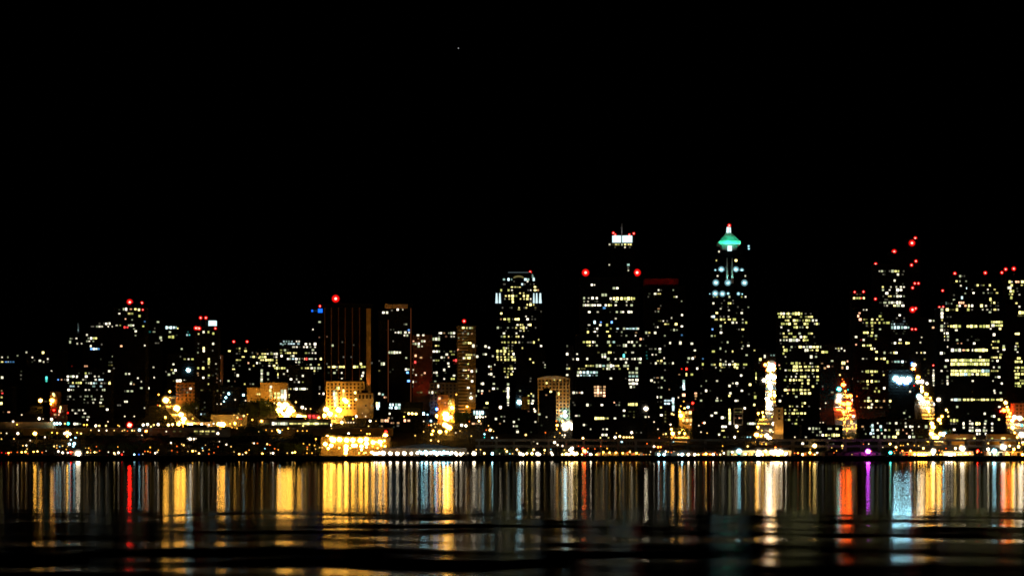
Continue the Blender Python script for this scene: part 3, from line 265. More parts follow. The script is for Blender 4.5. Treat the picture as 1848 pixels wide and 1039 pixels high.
bld('lotgarage','parking_garage',"amber-glowing two-level car park hung with large lamps on the left shore",2442,[(580,703,788,0)],'tan',depth=24,cat='parking garage')
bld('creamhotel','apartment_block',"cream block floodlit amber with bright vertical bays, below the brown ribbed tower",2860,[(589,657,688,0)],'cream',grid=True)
bld('eightwin','small_building',"small pale building with eight dark square windows in two rows",2830,[(645,673,709,0)],'cream',dark_windows=(4,2))
bld('cyandoor','shop_building',"small shop with a cyan-white lit front left of the slim tower",2840,[(676,693,722,0)])
bld('slim','office_tower',"slim black tower with an orange roof band and thin lit corner edges",2860,[(697,743,549,0)],crown='slim')
bld('behindslim','apartment_tower',"dark tower just left of the slim tower, two lamps near its top",2960,[(683,699,562,0)])
bld('redface','apartment_tower',"tower with a deep red lit face and a red light midway up",2920,[(743,779,604,0)],'brick')
bld('cyanbars','office_block',"low block with two stacked cyan light bars below the slim tower",2780,[(699,762,726,0)])
bld('shops','shop_row',"low shop row with orange-red window lights behind the lamp-lit car park",2670,[(684,766,749,0)])
bld('yellowrows','apartment_tower',"tower with a white lit upper corner and yellow window pairs",2970,[(777,824,597,0)])
bld('balcony','apartment_tower',"tall balcony tower with yellow storeys, a red beacon and amber-lit foot",2825,[(825,858,588,0)],'tan',balconies=True)
bld('amberwall','apartment_block',"amber-lit block attached left of the balcony tower's foot",2870,[(776,824,690,0)],'tan',grid=True)
bld('orangecube','small_building',"small orange-lit cube building beside a blue lamp",2770,[(790,808,712,0)],'brick')
bld('yellowstack','small_building',"narrow building with stacked yellow lights beside the balcony tower",2780,[(808,820,718,0)],'cream',depth=20)
bld('sparse','office_tower',"dark tower with scattered whitish windows right of the balcony tower",2940,[(857,893,622,0)])
bld('cyansign','shop_building',"shop building with a wide cyan-white lit sign",2740,[(850,883,739,0)])
bld('lowdark','warehouse',"long low dark building with scattered lights below the round-topped tower",2660,[(884,970,740,0)],cat='warehouse')
bld('round','office_tower',"tall round-topped tower with blue-white lit corner lanterns",2975,[(895,978,560,0),(903,972,520,2),(908,966,503,4),(915,958,492,6)],crown='round')
bld('blackbox','office_tower',"black box tower with a faint roof outline in front of the round-topped tower",2910,[(931,985,632,0)])
bld('yellowhouse','small_building',"small yellow-lit house beside a large white lamp",2770,[(941,955,716,0)],'cream',depth=16)
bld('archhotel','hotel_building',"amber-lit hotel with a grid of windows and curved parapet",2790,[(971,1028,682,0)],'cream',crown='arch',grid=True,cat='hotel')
bld('roundfront','apartment_block',"black round-shouldered block in front of the amber-lit hotel",2700,[(973,1003,705,0)],depth=22)
bld('dimslab','apartment_tower',"dim narrow slab left of the twin-beacon tower",3060,[(1022,1036,622,0)],'grey')
bld('twinred','office_tower',"very wide dark tower carrying two large red beacons on its roof corners",2760,[(1047,1153,502,0),(1040,1163,604,-6)],storey=True)
bld('whitecrown','office_tower',"tall tower with two white lit crown drums and a mast",3100,[(1098,1146,440,0)],crown='mast')
bld('podium','office_block',"low dark block with yellow lights along its front, below the twin-beacon tower",2604,[(1034,1168,724,0)])
bld('redcrown','office_tower',"dark tower with a dim red lit crown band",2900,[(1163,1237,517,0)],crown='redband')
bld('hillflats','apartment_block',"dark hill block with coloured dots between the red-crowned and green pyramid towers",3030,[(1237,1270,614,0)])
bld('tsign','theatre_building',"low building with a bright white angled light sign",2720,[(1190,1223,714,0)],cat='theatre')
bld('ambergarage','parking_garage',"amber-lit garage with bright horizontal decks beside a red lamp",2700,[(1226,1251,742,0)],'cream',cat='parking garage')
bld('pyramid','office_tower',"tall tower with a green lit stepped pyramid roof",2960,[(1283,1352,490,0),(1288,1347,466,4),(1296,1340,452,8)],crown='pyramid')
bld('pyramidbase','office_block',"wide dark base block with sparse lights at the foot of the green pyramid tower",2690,[(1272,1363,668,0)])
bld('scaffold','small_building',"dark low building with a bright yellow window column and a framed lit bay",2612,[(1288,1346,733,0)],frame=True)
bld('lowleft','warehouse',"low dark building with few lamps left of the bright window column",2600,[(1252,1288,742,0)],cat='warehouse')
bld('gapflats','apartment_block',"narrow block with two big yellow windows right of the green pyramid tower",2830,[(1360,1381,630,0)])
bld('streettop','hotel_building',"hotel at the top of the amber street, ablaze with white lights",3560,[(1374,1404,640,0)],cat='hotel')
bld('yellowslab','office_tower',"broad office slab nearly full of yellow windows",2640,[(1405,1479,561,0)],storey=True)
bld('threewin','small_building',"small amber building with three dark windows beside the amber street",2600,[(1399,1413,735,0)],'cream',dark_windows=(1,3),depth=18)
bld('orangebehind','apartment_block',"dim block with orange lights behind right of the yellow office slab",3150,[(1480,1534,624,0)])
bld('whiterow','office_block',"low block with two rows of white window lights, below the yellow office slab",2545,[(1448,1520,768,0)])
bld('redcorner','office_tower',"slim tower with red corner lights and a lit yellow top row",3170,[(1538,1562,526,0)])
bld('yellowdots','office_tower',"dark tower sprinkled with yellow windows left of the stepped black tower",2940,[(1544,1608,556,0)])
bld('stepped','office_tower',"tallest stepped black tower studded with red lights down its right edge",3090,[(1578,1612,478,0),(1606,1640,456,3),(1636,1661,432,6)],storey=True)
bld('bluehall','hall',"dark hall fronted by a blazing blue-white light sign",2790,[(1604,1650,668,0)],cat='hall')
bld('dottedbase','office_block',"wide low block with three rows of mixed small lights right of the magenta lamp",2612,[(1552,1676,757,0)])
bld('columnlit','apartment_tower',"dark tower with one thin bright vertical window line",3110,[(1659,1697,574,0)])
bld('banded','office_tower',"broad office tower with full bands of cream windows",2645,[(1706,1788,545,0),(1693,1713,556,2),(1784,1815,536,4)],storey=True)
bld('backleft','office_tower',"dark tower with sparse bluish lights behind the banded tower's left half",3070,[(1720,1750,497,0)])
bld('backright','office_tower',"dark tower with dotted lights behind the banded tower's right half",3040,[(1752,1805,511,0)])
bld('rightedge','office_tower',"tower with yellow window rows cut by the right picture edge",2900,[(1817,1900,506,0)],storey=True)
bld('shopleft','shop_building',"amber-lit waterfront shop below the banded tower's left side",2520,[(1708,1760,783,0)],'cream',depth=14)
bld('shopright','shop_building',"amber-lit waterfront shop below the banded tower's right side",2520,[(1784,1834,783,0)],'cream',depth=14)
bld('brickflats','apartment_block',"brown lit block with tall piers at the right edge beside the amber street",2830,[(1832,1900,727,0)],'brick',grid=True)
WC['a'] = (1,.66,.20)
for lv, st in (('d', .11), ('n', 1.0), ('B', 2.2)):
    for k in range(3): WIN['a', lv, k] = mat_emit(f'lit_window_a{lv}{k}', WC['a'], st*(.6, 1., 1.5)[k], False)

# ------------------------------------------------------------------ ground, water, streets
def make_setting():
    m = MB()
    xs = [-6000, -1400, -700, -350, 0, 350, 700, 1400, 6000]
    ys = [2400, 2450, 2600, 2800, 3000, 3200, 3500, 3800, 7000]
    for y in ys:
        for x in xs: m.v.append((x, y, ground(y)))
    n = len(xs)
    for j in range(len(ys)-1):
        for i in range(n-1):
            a = j*n+i; m.f.append((a, a+1, a+n+1, a+n)); m.m.append(0)
    tag(m.build('ground', M['ground']), 'dark hillside rising behind the waterfront', kind='structure')
    q = MB(); q.box(-6000, 6000, 2398.6, 2400, -6, 3.9)
    tag(q.build('quay_edge', M['grey']), 'long dark concrete quay wall along the far shore', kind='structure')
    w = MB(); w.poly([(-6000,-400,0),(6000,-400,0),(6000,2400,0),(-6000,2400,0)])
    tag(w.build('water', mat_water()), 'black bay water carrying coloured light streaks', kind='structure')
    b = MB(); b.poly([(-6000,-400,-6),(6000,-400,-6),(6000,2400,-6),(-6000,2400,-6)])
    tag(b.build('seabed', M['ground']), 'dark bay floor', kind='structure')

def mat_water():
    m = bpy.data.materials.new('bay_water'); m.use_nodes = True
    nt = m.node_tree; nt.nodes.clear(); N = nt.nodes.new; L = nt.links.new
    def math_(op, a, b=None, c=None):
        n = N("ShaderNodeMath"); n.operation = op
        for i, v in enumerate((a, b, c)):
            if v is None: continue
            if isinstance(v, (int, float)): n.inputs[i].default_value = v
            else: L(v, n.inputs[i])
        return n.outputs[0]
    geo = N("ShaderNodeNewGeometry"); sep = N("ShaderNodeSeparateXYZ"); L(geo.outputs["Position"], sep.inputs[0])
    x, y = sep.outputs[0], sep.outputs[1]
    def noise(sx, sy, seed, detail=2.0):
        c = N("ShaderNodeCombineXYZ"); L(math_('MULTIPLY', x, sx), c.inputs[0]); L(math_('MULTIPLY', y, sy), c.inputs[1]); c.inputs[2].default_value = seed
        n = N("ShaderNodeTexNoise"); n.inputs["Scale"].default_value = 1; n.inputs["Detail"].default_value = detail
        L(c.outputs[0], n.inputs["Vector"]); return math_('SUBTRACT', n.outputs["Fac"], 0.5)
    # long swell rolling towards the viewer, crests along the shore, wandering a little
    wander = math_('ADD', math_('MULTIPLY', noise(.075, .02, 3.1, 3.0), 80), math_('MULTIPLY', x, -.05))
    yy = math_('ADD', math_('SUBTRACT', y, math_('MULTIPLY', math_('MAXIMUM', math_('SUBTRACT', 90, y), 0), .6)), wander)
    swell = math_('COSINE', math_('MULTIPLY', math_('SUBTRACT', yy, SW_Y0), 2*math.pi/SW_L))
    amp = N("ShaderNodeMapRange"); L(y, amp.inputs[0]); amp.inputs[1].default_value = 95; amp.inputs[2].default_value = 190
    amp.inputs[3].default_value = SW_A; amp.inputs[4].default_value = 0.0; amp.interpolation_type = 'SMOOTHSTEP'
    swell2 = math_('COSINE', math_('MULTIPLY', math_('ADD', math_('ADD', math_('MULTIPLY', y, .95), math_('MULTIPLY', x, .16)), math_('MULTIPLY', noise(.12, .05, 6.6), 14)), 2*math.pi/10.5))
    swell = math_('ADD', swell, math_('MULTIPLY', swell2, .6))
    calm = math_('MAXIMUM', math_('ADD', math_('MULTIPLY', noise(.045, .03, 12.4, 1.0), 4.5), 1.0), .15)
    ampx = math_('MULTIPLY', amp.outputs[0], calm)
    rip = math_('MULTIPLY', noise(.05, .55, 8.2, 3.0), SW_R)
    near = N("ShaderNodeMapRange"); L(y, near.inputs[0]); near.inputs[1].default_value = 120; near.inputs[2].default_value = 420
    near.inputs[3].default_value = 1.0; near.inputs[4].default_value = 0.15
    base = N("ShaderNodeMapRange"); L(y, base.inputs[0]); base.inputs[1].default_value = 118; base.inputs[2].default_value = 168
    base.inputs[3].default_value = SW_B0; base.inputs[4].default_value = SW_B1
    b2 = N('ShaderNodeMapRange'); L(y, b2.inputs[0]); b2.inputs[1].default_value = 72; b2.inputs[2].default_value = 98; b2.inputs[3].default_value = .024; b2.inputs[4].default_value = 0
    blot = math_('MULTIPLY', math_('MULTIPLY', noise(.09, .05, 1.7, 1.5), amp.outputs[0]), 3.0)
    sy = math_('ADD', blot, math_('ADD', math_('ADD', math_('MULTIPLY', swell, ampx), math_('MULTIPLY', rip, near.outputs[0])), math_('ADD', base.outputs[0], b2.outputs[0])))
    sx = math_('MULTIPLY', math_('MULTIPLY', noise(.25, .5, 5.5, 2.0), .006), near.outputs[0])
    nv = N("ShaderNodeCombineXYZ"); L(sx, nv.inputs[0]); L(math_('MULTIPLY', sy, -1), nv.inputs[1]); nv.inputs[2].default_value = 1
    nn = N("ShaderNodeVectorMath"); nn.operation = 'NORMALIZE'; L(nv.outputs[0], nn.inputs[0])
    g = N("ShaderNodeBsdfAnisotropic"); g.distribution = 'BECKMANN'; g.inputs["Color"].default_value = (.165,.17,.175,1)
    L(nn.outputs[0], g.inputs["Normal"])
    ro = N("ShaderNodeMapRange"); L(y, ro.inputs[0]); ro.inputs[1].default_value = 420; ro.inputs[2].default_value = 1700
    ro.inputs[3].default_value = W_R0; ro.inputs[4].default_value = W_R1; ro2 = N('ShaderNodeMapRange'); L(y, ro2.inputs[0]); ro2.inputs[1].default_value = 85; ro2.inputs[2].default_value = 175; ro2.inputs[3].default_value = .045; ro2.inputs[4].default_value = 0.0
    L(math_('ADD', ro.outputs[0], ro2.outputs[0]), g.inputs["Roughness"])
    d = N("ShaderNodeBsdfDiffuse"); d.inputs[0].default_value = (.004,.008,.010,1)
    fr = N("ShaderNodeFresnel"); fr.inputs[0].default_value = 1.33
    mx = N("ShaderNodeMixShader"); L(fr.outputs[0], mx.inputs[0]); L(d.outputs[0], mx.inputs[1]); L(g.outputs[0], mx.inputs[2])
    o = N("ShaderNodeOutputMaterial"); L(mx.outputs[0], o.inputs[0]); return m
SW_Y0, SW_L, SW_A, SW_R, SW_B0, SW_B1 = 115.0, 31.5, .022, .031, .016, -.004
W_R0, W_R1 = .10, .02
make_setting()

def street(label, pts):
    m = MB(); L = []
    for px, py, w in pts:
        Y = Yground(py); L.append((X(px, Y), Y, w/2*Y/F))
    for i, (x, Y, w) in enumerate(L):
        z = ground(Y)+.12
        m.v += [(x-w, Y, z), (x+w, Y, z)]
        if i: a = 2*i; m.f.append((a-2, a-1, a+1, a)); m.m.append(0)
    for i in range(len(L)-1):                       # kerb steps
        for s in (-1, 1):
            (x0, y0, w0), (x1, y1, w1) = L[i], L[i+1]
            b = len(m.v)
            for (x, y, w) in (L[i], L[i+1]):
                z = ground(y)
                m.v += [(x+s*w, y, z+.05), (x+s*(w+1.5), y, z+.05), (x+s*w, y, z+.27), (x+s*(w+1.5), y, z+.27)]
            m.f += [(b+2, b+3, b+7, b+6), (b, b+2, b+6, b+4)]; m.m += [0, 0]
    for j, (x, Y, w) in enumerate(L[:-1]):          # painted stop bars
        x2, Y2, w2 = L[j+1]
        for t in (.25, .75):
            yy = Y+(Y2-Y)*t; xx = x+(x2-x)*t; ww = w+(w2-w)*t
            m.poly([(xx-ww*.9, yy, ground(yy)+.13), (xx+ww*.9, yy, ground(yy)+.13), (xx+ww*.9, yy+4, ground(yy+4)+.13), (xx-ww*.9, yy+4, ground(yy+4)+.13)], 1)
    tag(m.build('street', [M['road'], M['white']]), label, kind='structure')
street('steep amber-lit street at left', [(348,768,44),(320,740,34),(306,712,16),(302,690,8)])
street('amber-lit street below the glowing flats', [(528,764,34),(514,738,30),(508,712,16)])
street('amber-lit street below the cream block', [(602,764,44),(594,740,36),(606,705,12)])
street('steep street below the red-crowned tower', [(1230,797,24),(1231,770,26),(1240,740,22),(1238,700,10)])
street('steep amber-lit street right of the green pyramid tower', [(1383,797,36),(1385,765,30),(1388,725,22),(1391,680,16)])
street('steep amber-lit street left of the yellow-dotted tower', [(1531,797,22),(1528,765,38),(1523,735,34),(1519,690,14)])
street('steep amber-lit street right of the blue-white sign', [(1692,797,36),(1683,765,28),(1669,720,24),(1654,670,16)])
street('steep amber-lit street at the right edge', [(1856,800,44),(1834,765,32),(1816,735,22),(1818,700,12)])
m = MB(); m.poly([(-1400,2404,3.82),(1400,2404,3.82),(1400,2446,3.82),(-1400,2446,3.82)])
tag(m.build('road', M['road']), 'flat waterfront road behind the quay', kind='structure')

# ------------------------------------------------------------------ raised road and viaduct
def raised_road():
    r = empty('raised_road', (X(340,2640), 2640, ground(2640)))
    tag(r, 'raised road on a long retaining wall, amber-lit, left half of town', 'raised road')
    Y = 2640; x0, x1 = X(-60, Y), X(708, Y); zt = Z(772, Y)
    def loc(m, name, mat): o = m.build(name, mat, r); o.matrix_parent_inverse = Matrix.Translation(-r.location); return o
    m = MB(); m.box(x0, x1, Y, Y+20, ground(Y)-4, zt-.8)
    loc(m, 'retaining_wall', M['tan'])
    for p0, p1 in ((-60, 100), (330, 380)):
        m = MB(); m.box(X(p0, 2664), X(p1, 2664), 2664, 2667, ground(2664)-3, Z(761, 2664)); loc(m, 'back_wall', M['cream'])
    m = MB(); m.box(x0, x1, Y-1.5, Y+20.5, zt-.8, zt); loc(m, 'deck', M['grey'])
    m = MB()
    n = 90
    for i in range(n+1):
        x = x0+(x1-x0)*i/n; m.box(x-.15, x+.15, Y-1.3, Y-1.0, zt, zt+1.1)
    m.box(x0, x1, Y-1.35, Y-.95, zt+1.1, zt+1.3); loc(m, 'railing', M['iron'])
    for i in range(46):
        x = x0+(x1-x0)*(i+.5)/46; m = MB(); m.box(x-.6, x+.6, Y-1.0, Y, ground(Y-1)-3, zt-.8); loc(m, 'buttress', M['tan'])
raised_road()
def viaduct():
    Y = 2455; r = empty('viaduct', (X(1360, Y), Y, 3.7))
    tag(r, 'long dark double-deck viaduct behind the piers, right half of the shore', 'viaduct')
    def loc(m, name, mat): o = m.build(name, mat, r); o.matrix_parent_inverse = Matrix.Translation(-r.location); return o
    x0, x1 = X(858, Y), X(1990, Y); zu, zl = Z(793, Y), Z(804, Y)
    for nm, z in (('upper_deck', zu), ('lower_deck', zl)):
        m = MB(); m.box(x0, x1, Y, Y+15, z-1.6, z); loc(m, nm, M['soot'])
        m = MB(); m.box(x0, x1, Y-.3, Y, z-1.8, z+.9); loc(m, 'parapet', M['soot'])
    i = 0; x = x0+4
    while x < x1:
        m = MB(); m.box(x-1, x+1, Y+.5, Y+2.5, 3.4, zu-1.6); m.box(x-1, x+1, Y+12, Y+14, 3.4, zu-1.6)
        m.box(x-1.1, x+1.1, Y+.4, Y+14.1, zl-3.2, zl-1.6); m.box(x-1.1, x+1.1, Y+.4, Y+14.1, zu-3.2, zu-1.6)
        loc(m, 'column', M['soot']); x += 20
viaduct()

# ------------------------------------------------------------------ buildings
CUBE = {}
def unit_box(mat):
    if mat.name not in CUBE:
        m = MB(); m.box(-.5, .5, -.5, .5, -.5, .5); CUBE[mat.name] = m.mesh('pane', mat)
    return CUBE[mat.name]
def part(b, name, m, mats):
    o = m.build(name, mats, b['root']); o.matrix_parent_inverse = Matrix.Translation(-b['root'].location); return o
def pane(b, name, x, y, z, w, h, mat, d=.56):
    o = bpy.data.objects.new(name, unit_box(mat)); link(o, b['root'])
    o.location = Vector((x, y-d/2, z)) - b['root'].location; o.scale = (w, d, h); return o
def point(name, parent, loc, col, W, aim=None, cone=60, r=.4):
    l = bpy.data.lights.new(name, 'SPOT' if aim else 'POINT'); l.energy = W; l.color = col; l.shadow_soft_size = r
    o = bpy.data.objects.new(name, l); link(o, parent)
    o.location = Vector(loc) - (parent.location if parent else Vector())
    if aim:
        l.spot_size = math.radians(cone); l.spot_blend = .8
        o.rotation_euler = (Vector(aim)-Vector(loc)).to_track_quat('-Z', 'Y').to_euler()
    return o

def build_building(b):
    Y = b['Y']; bx = b['boxes']
    x0 = min(X(q[0], Y) for q in bx); x1 = max(X(q[1], Y) for q in bx)
    zg = ground(Y)
    b['root'] = empty(b['name'], ((x0+x1)/2, Y+b['depth']/2, zg)); tag(b['root'], b['label'], b['cat'])
    wall = MB(); roof = MB()
    for (p0, p1, pt, dy) in bx:
        yf = Y+dy; a, c, zt = X(p0, yf), X(p1, yf), Z(pt, yf)
        yb = Y+b['depth']-max(dy, 0)*.5
        wall.box(a, c, yf, yb, zg-5, zt)
        z = zg+4.2
        while z < zt-1:
            h = 1.1 if b.get('storey') else .5
            wall.box(a-.3, c+.3, yf-.35, yb+.3, z-h/2, z+h/2); z += 3.9
        nx = max(2, int((c-a)/6.5))
        for i in range(nx+1):
            x = a+(c-a)*i/nx; wall.box(x-.35, x+.35, yf-.25, yf, zg-1, zt)
        roof.box(a-.4, c+.4, yf-.4, yb+.4, zt, zt+.9)
        if 'crown' not in b and (c-a) > 10:
            roof.box(a+(c-a)*.25, a+(c-a)*.62, yf+4, yb-4, zt+.9, zt+3.6)
    part(b, 'wall', wall, M[b['mat']]); part(b, 'roof', roof, M['roof'])
    if 'dark_windows' in b:
        nc, nr = b['dark_windows']; p0, p1, pt, dy = bx[0]
        pb = pt + (10 if nr == 2 else 23)
        for i in range(nc):
            for j in range(nr):
                px = p0+(p1-p0)*(i+.65)/(nc+.3); py = pt+3+(pb-pt-3)*(j+.5)/nr
                pane(b, 'dark_window', X(px, Y), Y, Z(py, Y), 2.3, 2.5, M['blackglass'], .6)
    if b.get('grid'):
        p0, p1, pt, dy = bx[0]; nc = max(4, int((p1-p0)/6.2)); base = HY-(ground(Y)-CH)*F/Y; nr = max(2, min(11, int((base-pt-6)/6.2)))
        for i in range(nc):
            for j in range(nr):
                px = p0+(p1-p0)*(i+.5)/nc; py = pt+5+j*6.2
                pane(b, 'dark_window', X(px, Y), Y, Z(py, Y), 2.2, 2.6, M['blackglass'], .42)
    if b.get('balconies'):
        p0, p1, pt, dy = bx[0]; z = zg+4
        while z < Z(pt, Y)-3:
            m = MB(); m.box(X(p0+2, Y), X(p0+20, Y), Y-2.2, Y-.3, z-.25, z+.1); m.box(X(p0+2, Y), X(p0+20, Y), Y-2.3, Y-2.1, z+.1, z+1.1)
            part(b, 'balcony', m, M['cream']); z += 4.3
    if b.get('ribs'):
        for px in (586, 598, 611, 623, 636, 649):
            m = MB(); m.box(X(px, Y)-.5, X(px, Y)+.5, Y-.9, Y-.3, zg, Z(555, Y)); part(b, 'rib', m, M['brick'])
        m = MB(); m.box(X(661.5, Y), X(669.5, Y), Y-4, Y-.4, zg, Z(557, Y)); part(b, 'side_pier', m, M['cream'])
    if b.get('frame'):
        yf = Y-1.2; a, c = X(1324.5, Y), X(1340, Y); zt, zb = Z(737, Y), Z(766, Y)
        m = MB()
        for z in (zb, (zb+zt)/2+3, zt): m.box(a, c, yf, yf+.8, z-.3, z+.3)
        for x in (a, c): m.box(x-.3, x+.3, yf, yf+.8, zb, zt)
        part(b, 'bay_frame', m, M['stone'])
    cr = b.get('crown')
    if cr == 'drum':
        m = MB(); m.frustum(X(382, Y), Y+9, Z(590, Y), Z(587.5, Y), 6.2, 6.2, 20); part(b, 'drum_base', m, M['roof'])
        m = MB(); m.frustum(X(382, Y), Y+9, Z(587.5, Y), Z(578, Y), 5.6, 5.6, 20); part(b, 'lit_drum', m, WIN['c','B',1])
    if cr == 'blue':
        m = MB(); m.box(X(564, Y), X(574, Y), Y-.6, Y, Z(562, Y), Z(559.5, Y)); part(b, 'light_band', m, WIN['b','d',0])
        m = MB(); m.box(X(574, Y), X(582, Y), Y-.8, Y, Z(564, Y), Z(557, Y)); part(b, 'blue_sign', m, BLUE)
        m = MB(); m.box(X(562, Y), X(565, Y), Y-.8, Y, Z(562.5, Y), Z(559, Y)); part(b, 'blue_sign', m, BLUE)
    if cr == 'slim':
        a, c = X(695, Y), X(736, Y); m = MB(); m.box(a, c, Y+1, Y+20, Z(549, Y)+.9, Z(549, Y)+1.4); m.box(a-.5, c, Y-1.2, Y-.4, Z(556.5, Y), Z(549, Y)); part(b, 'roof_band', m, M['cream'])
        for px in (704, 716, 728): point('band_light', b['root'], (X(px, Y), Y-5, Z(560, Y)), (1,.22,.06), 110, (X(px, Y), Y, Z(552, Y)), 120)
        for px, top in ((700.6, 577), (741.5, 556)):
            m = MB(); m.box(X(px, Y)-.35, X(px, Y)+.35, Y-.75, Y-.3, Z(735, Y), Z(top, Y)); part(b, 'light_line', m, EDGE)
    if cr == 'redband':
        a, c = X(1163, Y), X(1225, Y); zt = Z(502, Y); zb = Z(517, Y)
        m = MB(); m.box(a, c, Y+3, Y+20, zb+.9, zt); part(b, 'crown_band', m, M['oxide'])
        for px in (1170, 1182, 1194, 1206, 1217): point('band_light', b['root'], (X(px, Y), Y-2.5, zb+4), (1,.015,.015), 260, (X(px, Y), Y+3, zb+9), 130)
    if cr == 'mast':
        zt, zb = Z(425, Y), Z(437.5, Y)
        m = MB(); m.box(X(1104, Y), X(1142, Y), Y+1, Y+20, Z(440, Y)+.9, zb); m.box(X(1108, Y), X(1138, Y), Y+4, Y+18, zb, zt+.8); part(b, 'crown_base', m, M['grey'])
        for px, r in ((1113.2, 8), (1132.2, 9.2)):
            m = MB(); m.frustum(X(px, Y), Y+4, zb, zt, r*Y/F*.98, r*Y/F, 24, 0, .45); part(b, 'crown_drum', m, WIN['c','B',1])  # drums glow of themselves in place of floodlighting
        m = MB(); m.frustum(X(1122.7, Y), Y+6, zt-4, Z(415, Y), .7, .45, 8); m.frustum(X(1122.7, Y), Y+6, Z(415, Y), Z(402, Y), .45, .15, 8); part(b, 'mast', m, M['white'])
        point('mast_light', b['root'], (X(1122.7, Y), Y+2.5, zt+2), (.8,1,1), 900, (X(1122.7, Y), Y+6, Z(408, Y)), 60)
    if cr == 'arch':
        pts = [(X(970+58*i/12, Y), Z(682-4.5*math.sin(math.pi*i/12), Y)) for i in range(13)]
        pts = [(X(970, Y), Z(684, Y))] + pts + [(X(1028, Y), Z(684, Y))]
        m = MB(); m.prism(list(reversed(pts)), Y-.5, Y+3); part(b, 'parapet', m, M['stone'])
    if cr == 'round':
        for p0, p1 in ((894, 898.5), (900, 904.2), (961.8, 965), (966.5, 970.5), (972.5, 977.5)):
            m = MB(); w = (X(p1, Y)-X(p0, Y))/2; m.frustum((X(p0, Y)+X(p1, Y))/2, Y-1.5, Z(547, Y), Z(529, Y), w, w*.55, 8); part(b, 'lantern', m, WIN['c','n',2])
        m = MB(); m.box(X(917, Y), X(954, Y), Y+5, Y+7, Z(491.4, Y), Z(490.4, Y)); part(b, 'light_line', m, WIN['c','d',2])
        pts = []
        for i in range(11): a = math.pi*i/10; pts.append((X(936-10*math.cos(a), Y), Z(501.5-5*math.sin(a), Y)))
        for i in range(10, -1, -1): a = math.pi*i/10; pts.append((X(936-9*math.cos(a), Y), Z(503.5-4*math.sin(a), Y)))
        m = MB(); m.prism(list(reversed(pts)), Y+4.5, Y+6.2); part(b, 'lit_arch', m, WIN['y','d',2])  # arch panel glows of itself in place of light thrown on it
        m = MB(); m.poly([(X(p, Y), Y+5.6, Z(q, Y)) for p, q in ((960,494),(961,494),(966.5,504),(960,504))]); part(b, 'lit_gable', m, WIN['c','n',0])
    if cr == 'pyramid':
        cx = X(1317.4, Y); cyy = Y+18; k = Y/F
        rows = 7
        zb, zt = Z(440, Y), Z(418, Y)
        m = MB()
        m.frustum(cx, cyy, Z(452, Y)+.9, zb, 19*k, 20.5*k*1.0, 4, 0, 1.0, math.pi/4); part(b, 'crown_base', m, M['grey'])
        m = MB(); r2 = math.sqrt(2)
        m.frustum(cx, cyy, zb, Z(434.3, Y), 20.4*k*r2, 19.8*k*r2, 4, 0, 1.0, math.pi/4)
        for i in range(rows):
            f0 = i/rows; f1 = (i+1)/rows; z0 = Z(434.3, Y)+(zt-Z(434.3, Y))*f0; z1 = Z(434.3, Y)+(zt-Z(434.3, Y))*f1
            r0 = (18.3-(18.3-4.3)*f0)*k*r2; r1 = (18.3-(18.3-4.3)*f1)*k*r2
            m.frustum(cx, cyy, z0+.25*(z1-z0), z1, r0, r1+.1*k, 4, 0, 1, math.pi/4); m.frustum(cx, cyy, z0, z0+.25*(z1-z0), r0*.93, r0*.93, 4, 0, 1, math.pi/4)
        part(b, 'stepped_pyramid', m, M['white'])
        m = MB(); m.frustum(cx, cyy, zt, Z(407.5, Y), 4.4*k, 3.6*k, 12); part(b, 'finial_lantern', m, WIN['c','B',1])
        m = MB(); m.box(cx-3.6*k, cx+3.6*k, Y+1, Y+7, Z(452, Y), Z(443, Y)); part(b, 'lit_bay', m, WIN['c','B',1])
        for px in (1300, 1309, 1318, 1326, 1335):
            point('crown_floodlight', b['root'], (X(px, Y), Y-13, Z(443, Y)), (.03,.85,.42), 13000, (cx+(X(px, Y)-cx)*.4, Y+14, Z(422, Y)), 90)
        for px in (1311.8, 1321):
            m = MB(); m.prism([(X(px-2.4, Y), Z(511, Y)), (X(px+2.4, Y), Z(511, Y)), (X(px+.5, Y), Z(466, Y)), (X(px-.5, Y), Z(466, Y))], Y-3, Y-.4); part(b, 'lit_fin', m, M['white'])
            point('fin_light', b['root'], (X(px, Y), Y-6.0, Z(510, Y)), (.30,1,.8), 6000, (X(px, Y), Y-2.2, Z(480, Y)), 46)

BLUE = mat_emit('blue_sign_light', (.01,.15,1), 1.5, False)
EDGE = mat_emit('edge_light_line', (1,.25,.08), .12, False)
for b in B.values(): build_building(b)

def cover(px, py, maxY=1e9, pad=0.0):
    best = None
    for b in B.values():
        for (p0, p1, pt, dy) in b['boxes']:
            if p0-pad <= px <= p1+pad and py >= pt-pad and py < 806 and b['Y']+dy < maxY:
                if best is None or b['Y']+dy < best[1]: best = (b, b['Y']+dy)
    return best
def nearest(px, py):
    best = None
    for b in B.values():
        for (p0, p1, pt, dy) in b['boxes']:
            d = max(p0-px, 0, px-p1)+max(pt-py, 0)
            if best is None or d < best[0]: best = (d, b, b['Y']+dy, min(max(px, p0+1.5), p1-1.5), max(py, pt+2))
    return best

AMBER_ZONES = [(290,345),(498,560),(582,622),(788,818),(1205,1256),(1362,1412),(1504,1552),(1645,1702),(1798,1848)]
